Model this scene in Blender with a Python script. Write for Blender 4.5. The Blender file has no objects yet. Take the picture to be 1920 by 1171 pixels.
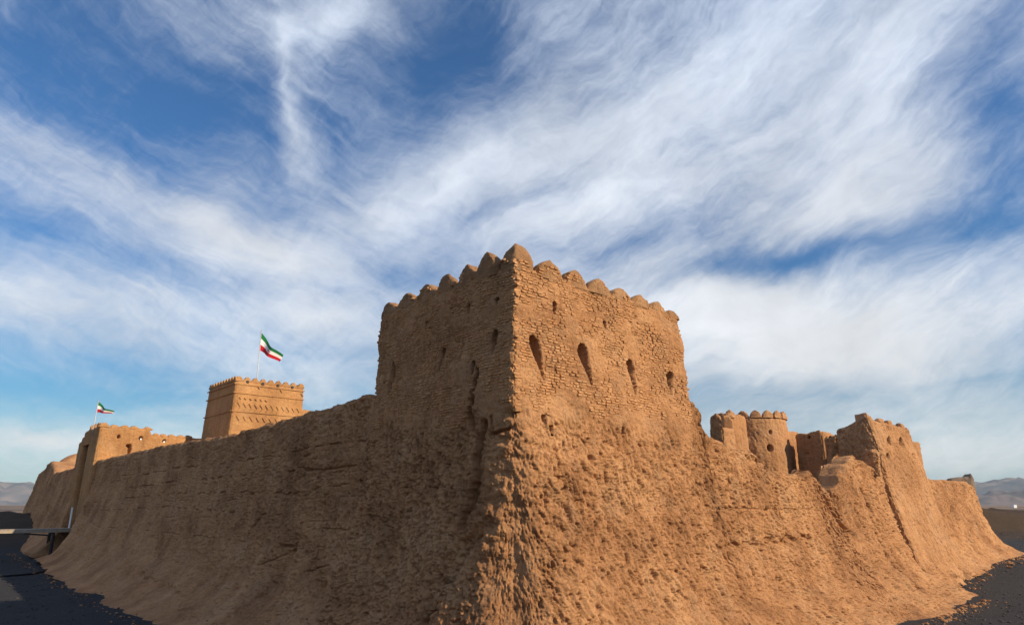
import bpy, math, random
import numpy as np
from mathutils import Matrix, Vector
R_ = math.radians
S = bpy.context.scene
COL = S.collection
random.seed(7)
rng = np.random.default_rng(11)

# ------------------------------------------------------------------ camera
PITCH = math.atan(360 / 1250.0)
FPX = 1250.0
EYE = 1.6
cam_d = bpy.data.cameras.new('camera')
cam_d.sensor_width = 36
cam_d.lens = 36 * FPX / 1920
cam_d.clip_start = 0.1
cam_d.clip_end = 60000
cam = bpy.data.objects.new('camera', cam_d)
COL.objects.link(cam)
cam.location = (0, 0, EYE)
cam.rotation_euler = (math.pi / 2 + PITCH, 0, 0)
S.camera = cam

# ------------------------------------------------------------------ light
SUN_AZ = math.atan2(0.905, -0.425)      # clockwise from +Y
SUN_EL = R_(26)
sd = bpy.data.lights.new('sun', 'SUN')
sd.energy = 5.0
sd.angle = R_(0.5)
sd.color = (1.0, 0.82, 0.56)
sun = bpy.data.objects.new('sun', sd)
COL.objects.link(sun)
sv = Vector((math.sin(SUN_AZ) * math.cos(SUN_EL), math.cos(SUN_AZ) * math.cos(SUN_EL), math.sin(SUN_EL)))
sun.rotation_euler = sv.to_track_quat('Z', 'Y').to_euler()
S.view_settings.view_transform = 'Standard'
S.view_settings.look = 'None'
S.view_settings.exposure = 0.33
S.view_settings.gamma = 1.0
S.view_settings.use_curve_mapping = False

COSP, SINP = math.cos(PITCH), math.sin(PITCH)


def ray(px, py):
    X = px - 960.0
    Y = 585.5 - py
    return np.array([X, FPX * COSP - Y * SINP, FPX * SINP + Y * COSP])


def azel(px, py):
    d = ray(px, py)
    return math.atan2(d[0], d[1]), math.atan2(d[2], math.hypot(d[0], d[1]))


# ------------------------------------------------------------------ world (sky with cirrus)
W = bpy.data.worlds.new('World')
S.world = W
W.use_nodes = True
nt = W.node_tree
nt.nodes.clear()
L_ = nt.links.new


def nn(kind, **kw):
    n = nt.nodes.new(kind)
    for k, v in kw.items():
        setattr(n, k, v)
    return n


def wmath(op, a, b=None, c=None, clamp=False):
    n = nn('ShaderNodeMath', operation=op, use_clamp=clamp)
    for i, v in enumerate((a, b, c)):
        if v is None:
            continue
        if isinstance(v, (int, float)):
            n.inputs[i].default_value = v
        else:
            L_(v, n.inputs[i])
    return n.outputs[0]


out = nn('ShaderNodeOutputWorld')
bg = nn('ShaderNodeBackground')
bg.inputs['Strength'].default_value = 0.085
L_(bg.outputs[0], out.inputs[0])
sky = nn('ShaderNodeTexSky', sky_type='NISHITA')
sky.sun_disc = False
sky.sun_elevation = SUN_EL
sky.sun_rotation = SUN_AZ
sky.altitude = 1500
sky.air_density = 1.3
sky.dust_density = 0.4
sky.ozone_density = 2.4
tc = nn('ShaderNodeTexCoord')
sp = nn('ShaderNodeSeparateXYZ')
L_(tc.outputs['Generated'], sp.inputs[0])
az = wmath('ARCTAN2', sp.outputs[0], sp.outputs[1])
hyp = wmath('SQRT', wmath('ADD', wmath('MULTIPLY', sp.outputs[0], sp.outputs[0]), wmath('MULTIPLY', sp.outputs[1], sp.outputs[1])))
el = wmath('ARCTAN2', sp.outputs[2], hyp)
cb = nn('ShaderNodeCombineXYZ')
L_(az, cb.inputs[0])
L_(el, cb.inputs[1])
AE = cb.outputs[0]
# soft warp so that the banks have no clean outline
wn = nn('ShaderNodeTexNoise')
wn.inputs['Scale'].default_value = 4.5
wn.inputs['Detail'].default_value = 5
L_(AE, wn.inputs['Vector'])
ws = nn('ShaderNodeVectorMath', operation='MULTIPLY_ADD')
L_(wn.outputs['Color'], ws.inputs[0])
ws.inputs[1].default_value = (0.13, 0.09, 0)
ws.inputs[2].default_value = (-0.065, -0.045, 0)
wa0 = nn('ShaderNodeVectorMath', operation='ADD')
L_(AE, wa0.inputs[0])
L_(ws.outputs[0], wa0.inputs[1])
wn2 = nn('ShaderNodeTexNoise')
wn2.inputs['Scale'].default_value = 17
wn2.inputs['Detail'].default_value = 6
L_(AE, wn2.inputs['Vector'])
ws2 = nn('ShaderNodeVectorMath', operation='MULTIPLY_ADD')
L_(wn2.outputs['Color'], ws2.inputs[0])
ws2.inputs[1].default_value = (0.030, 0.022, 0)
ws2.inputs[2].default_value = (-0.015, -0.011, 0)
wa = nn('ShaderNodeVectorMath', operation='ADD')
L_(wa0.outputs[0], wa.inputs[0])
L_(ws2.outputs[0], wa.inputs[1])
AEW = wa.outputs[0]


def blob(px, py, rx, ry, rot, amp, src=None):
    """one soft bank (or gap) of cloud centred on a direction; radii are given in photo pixels"""
    a, e = azel(px, py)
    k = FPX * (1 + ((px - 960) ** 2 + (py - 585) ** 2) / FPX ** 2) ** 0.5
    m = nn('ShaderNodeMapping', vector_type='TEXTURE')
    m.inputs['Location'].default_value = (a, e, 0)
    m.inputs['Rotation'].default_value = (0, 0, R_(rot))
    m.inputs['Scale'].default_value = (rx / k * 1.9, ry / k * 1.9, 1)
    L_(src or AEW, m.inputs['Vector'])
    g = nn('ShaderNodeTexGradient', gradient_type='QUADRATIC_SPHERE')
    L_(m.outputs[0], g.inputs[0])
    return g.outputs['Fac'], amp


BL = [
    # cloud banks
    (1200, 230, 560, 120, 22, .85), (1600, 330, 300, 150, 25, .75), (1370, 585, 280, 90, -6, 1.6), (1650, 70, 330, 120, 20, .6),
    (1100, 380, 420, 60, 10, .55), (500, 480, 200, 40, -14, .7), (600, 600, 130, 40, -5, .75), (840, 330, 330, 60, 24, .55),
    (200, 330, 420, 60, -16, .30), (60, 560, 220, 45, -8, .42), (80, 795, 190, 26, -6, .7), (300, 560, 300, 50, -8, .35),
    (1750, 640, 330, 90, 10, .55), (1800, 820, 330, 70, 4, .5), (1450, 660, 300, 60, 0, .5), (160, 70, 330, 70, -10, .14), (640, 30, 130, 50, 20, .4),
    (500, 690, 260, 36, -4, .25), (1580, 390, 110, 120, 60, .5), (420, 420, 60, 120, 10, .3),
    # gaps of blue
    (340, 175, 310, 145, -8, -1.05), (30, 20, 230, 190, -20, -.6), (50, 700, 230, 60, 0, -.55), (250, 745, 260, 50, -4, -.35), (850, 90, 220, 150, 30, -.9), (1510, 482, 240, 36, 2, -1.5), (1880, 210, 110, 190, -18, -.7),
    (890, 405, 190, 36, 18, -.55), (700, 530, 110, 46, 10, -.35), (110, 440, 200, 50, -14, -.3), (1140, 460, 240, 22, 0, -.25), (640, 250, 60, 140, 0, -.3),
    (300, 690, 200, 30, 0, -.2), (1880, 440, 110, 60, 10, -.3),
]
tot = None
for b in BL:
    f, amp = blob(*b)
    tot = wmath('MULTIPLY', f, amp) if tot is None else wmath('MULTIPLY_ADD', f, amp, tot)
# the thin upright plume is not warped so strongly
for b in [(548, 215, 34, 85, 6, .75), (540, 150, 16, 50, 0, .35), (535, 70, 34, 45, -10, .55), (540, 15, 90, 40, 10, .5), (640, 20, 110, 50, 25, .4), (575, 300, 60, 70, 20, .35), (400, 80, 90, 30, -20, .25)]:
    f, amp = blob(*b, src=None)
    tot = wmath('MULTIPLY_ADD', f, amp, tot)


def strands(rot, sx, sy, detail, dist, seed):
    m = nn('ShaderNodeMapping', vector_type='POINT')
    m.inputs['Rotation'].default_value = (0, 0, R_(rot))
    m.inputs['Scale'].default_value = (sx, sy, 1)
    m.inputs['Location'].default_value = (seed, seed * .37, seed)
    L_(AEW, m.inputs['Vector'])
    # Mapping rotates after scaling: rotate first with a separate node
    r = nn('ShaderNodeMapping', vector_type='POINT')
    r.inputs['Rotation'].default_value = (0, 0, R_(rot))
    L_(AEW, r.inputs['Vector'])
    m.inputs['Rotation'].default_value = (0, 0, 0)
    L_(r.outputs[0], m.inputs['Vector'])
    n = nn('ShaderNodeTexNoise')
    n.inputs['Scale'].default_value = 1.0
    n.inputs['Detail'].default_value = detail
    n.inputs['Roughness'].default_value = .62
    n.inputs['Distortion'].default_value = dist
    L_(m.outputs[0], n.inputs['Vector'])
    return n.outputs['Fac']


def wmix(f, a, b):
    return wmath('MULTIPLY_ADD', f, wmath('SUBTRACT', b, a), a)


side = wmath('MULTIPLY_ADD', az, 2.2, 0.75, clamp=True)       # 0 far left .. 1 right
s_left = strands(14, 3.0, 15.0, 9, .5, 3.1)
s_right = strands(-24, 3.0, 15.0, 9, .5, 9.7)
s_low = strands(0, 2.2, 24.0, 8, .3, 5.2)
st = wmix(side, s_left, s_right)
lowf = wmath('MULTIPLY_ADD', el, -5.0, 1.5, clamp=True)       # 1 near the horizon
st = wmix(lowf, st, s_low)
f_l = strands(24, 12.0, 62.0, 7, .4, 2.2)
f_r = strands(-30, 12.0, 62.0, 7, .4, 7.3)
fine = wmix(side, f_l, f_r)
puff = strands(10, 9.0, 12.0, 10, .2, 14.2)
rip = wmix(side, strands(40, 60.0, 26.0, 4, .6, 21.0), strands(-14, 30.0, 70.0, 4, .6, 27.0))
var = strands(-8, 3.2, 5.0, 5, .2, 33.0)
d = wmath('ADD', wmath('MULTIPLY', wmath('SUBTRACT', st, .5), 1.15), wmath('ADD', tot, .12))
d = wmath('ADD', d, wmath('MULTIPLY', wmath('SUBTRACT', fine, .5), .70))
d = wmath('ADD', d, wmath('MULTIPLY', wmath('SUBTRACT', puff, .5), .85))
d = wmath('ADD', d, wmath('MULTIPLY', wmath('SUBTRACT', rip, .5), .42))
d = wmath('ADD', d, wmath('MULTIPLY', lowf, .02))
cov = nn('ShaderNodeMapRange', interpolation_type='SMOOTHSTEP')
L_(d, cov.inputs['Value'])
cov.inputs['From Min'].default_value = -.66
cov.inputs['From Max'].default_value = 1.26
cov.inputs['To Min'].default_value = .02
cov.inputs['To Max'].default_value = .96
# cloud colour: cream low down, cool white high up
cc = nn('ShaderNodeMix', data_type='RGBA')
L_(wmath('MULTIPLY', el, 1.5, clamp=True), cc.inputs['Factor'])
cc.inputs[6].default_value = (9.6, 9.5, 9.3, 1)
cc.inputs[7].default_value = (7.2, 8.0, 9.3, 1)
skyc = nn('ShaderNodeMix', data_type='RGBA', blend_type='MULTIPLY')
skyc.inputs['Factor'].default_value = 1
L_(sky.outputs[0], skyc.inputs[6])
tint = nn('ShaderNodeMix', data_type='RGBA')
L_(wmath('MULTIPLY', el, 2.6, clamp=True), tint.inputs['Factor'])
tint.inputs[6].default_value = (.30, .64, .78, 1)
tint.inputs[7].default_value = (.21, .68, 1.08, 1)
L_(tint.outputs[2], skyc.inputs[7])
# thick and thin cloud differ in brightness
cv = nn('ShaderNodeMix', data_type='RGBA', blend_type='MULTIPLY')
cv.inputs['Factor'].default_value = 1
L_(cc.outputs[2], cv.inputs[6])
vr = nn('ShaderNodeMapRange')
vr.inputs['From Min'].default_value = .35
vr.inputs['From Max'].default_value = .65
vr.inputs['To Min'].default_value = .82
vr.inputs['To Max'].default_value = 1.08
L_(var, vr.inputs['Value'])
L_(vr.outputs[0], cv.inputs[7])
mx = nn('ShaderNodeMix', data_type='RGBA')
L_(cov.outputs[0], mx.inputs['Factor'])
L_(skyc.outputs[2], mx.inputs[6])
L_(cv.outputs[2], mx.inputs[7])
L_(mx.outputs[2], bg.inputs['Color'])
W.cycles.sampling_method = 'MANUAL'
W.cycles.sample_map_resolution = 512

# ------------------------------------------------------------------ noise
_p = rng.permutation(256)
PERM = np.concatenate([_p, _p, _p]).astype(np.int32)
G3 = np.array([[1, 1, 0], [-1, 1, 0], [1, -1, 0], [-1, -1, 0], [1, 0, 1], [-1, 0, 1], [1, 0, -1], [-1, 0, -1],
               [0, 1, 1], [0, -1, 1], [0, 1, -1], [0, -1, -1], [1, 1, 0], [-1, 1, 0], [0, -1, 1], [0, -1, -1]], dtype=np.float32)


def pn(x, y, z):
    x = np.asarray(x, dtype=np.float32); y = np.asarray(y, dtype=np.float32); z = np.asarray(z, dtype=np.float32)
    x, y, z = np.broadcast_arrays(x, y, z)
    xi = np.floor(x); yi = np.floor(y); zi = np.floor(z)
    xf = x - xi; yf = y - yi; zf = z - zi
    X = xi.astype(np.int32) & 255; Y = yi.astype(np.int32) & 255; Z = zi.astype(np.int32) & 255
    u = xf * xf * xf * (xf * (xf * 6 - 15) + 10)
    v = yf * yf * yf * (yf * (yf * 6 - 15) + 10)
    w = zf * zf * zf * (zf * (zf * 6 - 15) + 10)

    def g(dx, dy, dz):
        h = PERM[PERM[PERM[X + dx] + Y + dy] + Z + dz] & 15
        q = G3[h]
        return q[..., 0] * (xf - dx) + q[..., 1] * (yf - dy) + q[..., 2] * (zf - dz)
    a = g(0, 0, 0) * (1 - u) + g(1, 0, 0) * u
    b = g(0, 1, 0) * (1 - u) + g(1, 1, 0) * u
    c = g(0, 0, 1) * (1 - u) + g(1, 0, 1) * u
    e = g(0, 1, 1) * (1 - u) + g(1, 1, 1) * u
    return (a * (1 - v) + b * v) * (1 - w) + (c * (1 - v) + e * v) * w


def fbm(x, y, z, n=4, gain=.5):
    s = 0; a = 1
    for i in range(n):
        s = s + a * pn(x + 13.7 * i, y - 7.1 * i, z + 3.3 * i)
        x, y, z = x * 2.03, y * 2.03, z * 2.03
        a *= gain
    return s


def sstep(a, b, x):
    t = np.clip((x - a) / (b - a), 0, 1)
    return t * t * (3 - 2 * t)


# ------------------------------------------------------------------ materials
def mat(name):
    m = bpy.data.materials.new(name)
    m.use_nodes = True
    n = m.node_tree
    b = n.nodes['Principled BSDF']
    b.inputs['Roughness'].default_value = .95
    b.inputs['Specular IOR Level'].default_value = .12
    return m, n, b


def mud_material(name, c_dark, c_mid, c_light, bump=.03, scale=1.0, straw=.5, fine=1.0, cells=0.0):
    m, n, b = mat(name)
    N = n.nodes; L = n.links.new
    geo = N.new('ShaderNodeNewGeometry')

    def noise(sc, det, rough, vec=None, dist=0):
        t = N.new('ShaderNodeTexNoise')
        t.inputs['Scale'].default_value = sc
        t.inputs['Detail'].default_value = det
        t.inputs['Roughness'].default_value = rough
        t.inputs['Distortion'].default_value = dist
        L(vec or geo.outputs['Position'], t.inputs['Vector'])
        return t.outputs['Fac']

    def ramp(f, p):
        r = N.new('ShaderNodeValToRGB')
        e = r.color_ramp.elements
        e[0].position, e[0].color = p[0][0], (*p[0][1], 1)
        e[1].position, e[1].color = p[-1][0], (*p[-1][1], 1)
        for q in p[1:-1]:
            x = e.new(q[0]); x.color = (*q[1], 1)
        L(f, r.inputs[0])
        return r.outputs[0]

    def mixc(f, a, bb, mode='MIX'):
        x = N.new('ShaderNodeMix'); x.data_type = 'RGBA'; x.blend_type = mode
        if isinstance(f, float): x.inputs[0].default_value = f
        else: L(f, x.inputs[0])
        for s, v in ((6, a), (7, bb)):
            if isinstance(v, tuple): x.inputs[s].default_value = (*v, 1)
            else: L(v, x.inputs[s])
        return x.outputs[2]
    big = noise(.45 * scale, 6, .6)
    col = ramp(big, [(.34, c_dark), (.5, c_mid), (.68, c_light)])
    # dusty grey weathering in drifting patches
    gp = ramp(noise(.8 * scale, 7, .65, None, .6), [(.50, (0, 0, 0)), (.66, (.42,) * 3)])
    col = mixc(gp, col, tuple(x * y for x, y in zip(c_mid, (.86, 1.04, 1.30))))
    # rain streaks run down the face
    mp = N.new('ShaderNodeMapping'); mp.inputs['Scale'].default_value = (2.6, 2.6, .35)
    L(geo.outputs['Position'], mp.inputs[0])
    st = noise(1.6 * scale, 5, .65, mp.outputs[0])
    g1 = ramp(st, [(.3, (.80, .78, .76)), (.5, (1, 1, 1)), (.72, (1.10, 1.09, 1.08))])
    col = mixc(1.0, col, g1, 'MULTIPLY')
    fn = noise(19 * scale, 6, .7)
    g2 = ramp(fn, [(.28, (.66, .64, .62)), (.5, (1, 1, 1)), (.72, (1.24, 1.24, 1.22))])
    col = mixc(.8 * fine, col, g2, 'MULTIPLY')
    if cells:
        # each lump of mud or brick was mixed a little differently
        m3 = N.new('ShaderNodeMapping'); m3.inputs['Rotation'].default_value = (0, 0, -.84); m3.inputs['Scale'].default_value = (4.6, 4.6, 10.9)
        L(geo.outputs['Position'], m3.inputs[0])
        vc = N.new('ShaderNodeTexVoronoi'); vc.inputs['Scale'].default_value = 1.0; L(m3.outputs[0], vc.inputs['Vector'])
        sx = N.new('ShaderNodeSeparateXYZ'); L(vc.outputs['Color'], sx.inputs[0])
        g4 = ramp(sx.outputs[0], [(.0, (.74, .72, .70)), (.5, (1, 1, 1)), (1.0, (1.22, 1.22, 1.20))])
        col = mixc(cells, col, g4, 'MULTIPLY')
    # chopped straw and grit
    vo = N.new('ShaderNodeTexVoronoi'); vo.inputs['Scale'].default_value = 34 * scale
    mp2 = N.new('ShaderNodeMapping'); mp2.inputs['Scale'].default_value = (1, 1, .55)
    L(geo.outputs['Position'], mp2.inputs[0]); L(mp2.outputs[0], vo.inputs['Vector'])
    sf = ramp(vo.outputs['Distance'], [(.06, (straw,) * 3), (.22, (0, 0, 0))])
    col = mixc(sf, col, tuple(min(1, c * 1.35) for c in c_light))
    L(col, b.inputs['Base Color'])
    h1 = noise(6 * scale, 9, .68)
    h2 = noise(42 * scale, 4, .7)
    ad = N.new('ShaderNodeMath'); ad.operation = 'MULTIPLY_ADD'; ad.inputs[1].default_value = .28
    L(h2, ad.inputs[0]); L(h1, ad.inputs[2])
    bp = N.new('ShaderNodeBump'); bp.inputs['Strength'].default_value = 1.0
    bp.inputs['Distance'].default_value = bump
    L(ad.outputs[0], bp.inputs['Height'])
    L(bp.outputs[0], b.inputs['Normal'])
    return m


M_MUD = mud_material('sun_dried_mud', (0.320, 0.155, 0.074), (0.455, 0.230, 0.110), (0.550, 0.300, 0.152), bump=.12, cells=.28)
M_BRICK = mud_material('mud_brick', (0.380, 0.187, 0.086), (0.470, 0.242, 0.113), (0.540, 0.297, 0.147), bump=.05, scale=1.6, cells=.55)
M_BRICK2 = mud_material('mud_brick_pale', (0.440, 0.230, 0.112), (0.520, 0.283, 0.142), (0.570, 0.327, 0.170), bump=.05, scale=1.6)
M_FAR = mud_material('restored_mud_plaster', (.33, .166, .072), (.42, .218, .094), (.48, .262, .118), bump=.06, scale=.6, straw=.2, cells=.35)
M_OLD = mud_material('weathered_mud_masonry', (0.330, 0.165, 0.078), (0.420, 0.216, 0.105), (0.490, 0.268, 0.138), bump=.09, scale=.7)
M_CAP = mud_material('weathered_mud_cap', (0.300, 0.160, 0.082), (0.400, 0.216, 0.110), (0.480, 0.273, 0.145), bump=.10, scale=2.0)
M_GREYMUD = mud_material('grey_brown_mud', (.17, .125, .095), (.23, .170, .130), (.30, .225, .170), bump=.08)


def flat(name, c, rough=.8, metal=0.0, var=.15, sc=8):
    m, n, b = mat(name)
    t = n.nodes.new('ShaderNodeTexNoise'); t.inputs['Scale'].default_value = sc; t.inputs['Detail'].default_value = 5
    g = n.nodes.new('ShaderNodeNewGeometry'); n.links.new(g.outputs['Position'], t.inputs['Vector'])
    r = n.nodes.new('ShaderNodeValToRGB')
    r.color_ramp.elements[0].position = .3; r.color_ramp.elements[1].position = .7
    r.color_ramp.elements[0].color = (*[x * (1 - var) for x in c], 1)
    r.color_ramp.elements[1].color = (*[min(1, x * (1 + var)) for x in c], 1)
    n.links.new(t.outputs['Fac'], r.inputs[0]); n.links.new(r.outputs[0], b.inputs['Base Color'])
    b.inputs['Roughness'].default_value = rough; b.inputs['Metallic'].default_value = metal
    b.inputs['Specular IOR Level'].default_value = .3
    return m


M_STEEL = flat('galvanised_steel', (.45, .46, .50), .5, .3)
M_WOOD = flat('weathered_timber', (.33, .27, .21), .85, sc=3)
M_IRON = flat('dark_iron', (.035, .032, .034), .7)  # also paints the shade inside the keep's ports
M_HOSE = flat('black_rubber', (.012, .012, .014), .5)
M_GREEN = flat('green_cloth', (.012, .17, .05), .8, var=.1)
M_WHITE = flat('white_cloth', (.80, .79, .80), .8, var=.03)
M_RED = flat('red_cloth', (.50, .010, .022), .8, var=.1)
M_PANEL = flat('white_board', (.78, .78, .80), .6, var=.05)

# ------------------------------------------------------------------ object helpers


def tag(o, label=None, cat=None, group=None, kind=None):
    if label: o['label'] = label
    if cat: o['category'] = cat
    if group: o['group'] = group
    if kind: o['kind'] = kind
    return o


def empty(name, loc, label, cat, group=None):
    o = bpy.data.objects.new(name, None)
    COL.objects.link(o)
    o.location = loc
    o.empty_display_size = .5
    return tag(o, label, cat, group)


def link(name, me, m, parent=None):
    o = bpy.data.objects.new(name, me)
    if m is not None and not len(me.materials): me.materials.append(m)
    COL.objects.link(o)
    if parent is not None:
        o.parent = parent
        o.matrix_parent_inverse = Matrix.Translation(-Vector(parent.location))
    return o


def mesh_np(name, V, F, smooth=True):
    """V (n,3) float, F (m,4) or (m,3) int"""
    me = bpy.data.meshes.new(name)
    V = np.ascontiguousarray(V, dtype=np.float32); F = np.ascontiguousarray(F, dtype=np.int32)
    k = F.shape[1]
    me.vertices.add(len(V)); me.vertices.foreach_set('co', V.ravel())
    me.loops.add(F.size); me.loops.foreach_set('vertex_index', F.ravel())
    me.polygons.add(len(F))
    me.polygons.foreach_set('loop_start', np.arange(0, F.size, k, dtype=np.int32))
    me.polygons.foreach_set('use_smooth', np.full(len(F), smooth))
    me.update(calc_edges=True)
    me.validate()
    return me


def mesh_py(name, V, F, smooth=False):
    me = bpy.data.meshes.new(name)
    me.from_pydata([tuple(map(float, v)) for v in V], [], [tuple(f) for f in F])
    me.update()
    if smooth:
        me.polygons.foreach_set('use_smooth', [True] * len(me.polygons))
    return me


def box_mesh(name, x0, x1, y0, y1, z0, z1):
    V = [(x, y, z) for z in (z0, z1) for y in (y0, y1) for x in (x0, x1)]
    F = [(0, 2, 3, 1), (4, 5, 7, 6), (0, 1, 5, 4), (2, 6, 7, 3), (0, 4, 6, 2), (1, 3, 7, 5)]
    return mesh_py(name, V, F)


def beam_vf(p, q, w, h, V, F):
    """append a rectangular beam from p to q"""
    p = Vector(p); q = Vector(q); d = (q - p).normalized()
    s = d.cross(Vector((0, 0, 1)))
    if s.length < .1: s = Vector((1, 0, 0))
    s.normalize(); t = s.cross(d)
    b = len(V)
    for c in (p, q):
        for a, e in ((-1, -1), (1, -1), (1, 1), (-1, 1)):
            V.append(c + s * a * w / 2 + t * e * h / 2)
    F += [(b, b + 1, b + 2, b + 3), (b + 7, b + 6, b + 5, b + 4)] + [(b + i, b + 4 + i, b + 4 + (i + 1) % 4, b + (i + 1) % 4) for i in range(4)]


def tube_mesh(name, pts, r, k=8):
    V = []; F = []
    pts = [Vector(p) for p in pts]
    rr = r if isinstance(r, (list, tuple)) else [r] * len(pts)
    for i, p in enumerate(pts):
        d = (pts[min(i + 1, len(pts) - 1)] - pts[max(i - 1, 0)]).normalized()
        s = d.cross(Vector((0, 0, 1)))
        if s.length < .1: s = Vector((1, 0, 0))
        s.normalize(); t = s.cross(d)
        for j in range(k):
            a = 2 * math.pi * j / k
            V.append(p + (s * math.cos(a) + t * math.sin(a)) * rr[i])
    for i in range(len(pts) - 1):
        for j in range(k):
            F.append((i * k + j, i * k + (j + 1) % k, (i + 1) * k + (j + 1) % k, (i + 1) * k + j))
    F.append(tuple(range(k))[::-1]); F.append(tuple(range((len(pts) - 1) * k, len(pts) * k)))
    return mesh_py(name, V, F, True)


# ------------------------------------------------------------------ the fort's frame
C0 = np.array([0.08, 20.0])
DL = np.array([-1180, 1300.0]); DL /= np.linalg.norm(DL)
DR = np.array([-DL[1] * -1, 0]); DR = np.array([DL[1], -DL[0]])      # perpendicular, to the right
NL, NR = -DR, -DL                                                  # outward normals of the two outer faces


def on_plane(px, py, n, off, o=C0):
    """pixel -> point on the vertical plane with outward normal n, pushed out by off"""
    d = ray(px, py)
    t = ((o @ n) + off) / (d[:2] @ n)
    return np.array([d[0] * t, d[1] * t, EYE + d[2] * t])


def uz(px, py, side, off=0.0):
    """pixel -> (distance along the wall from the fort's corner, height)"""
    n, a = (NL, DL) if side == 'L' else (NR, DR)
    p = on_plane(px, py, n, off)
    return float((p[:2] - C0) @ a), float(p[2])


def at(px, py, depth):
    d = ray(px, py)
    t = depth / d[1]
    return np.array([d[0] * t, depth, EYE + d[2] * t])


def seen_cols(ua, ub, step, side):
    """distances along a wall, from ua to ub, evenly spaced as seen from the road"""
    ax = DL if side == 'L' else DR
    pa, pb = [C0 + ax * u for u in (ua, ub)]
    xa, xb = [960 + 1300.9 * p[0] / p[1] for p in (pa, pb)]
    n = max(2, int(abs(xb - xa) / step))
    u = np.array([uz(x, 945.5, side)[0] for x in np.linspace(xa, xb, n + 1)])
    u[0], u[-1] = ua, ub
    return u


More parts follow.
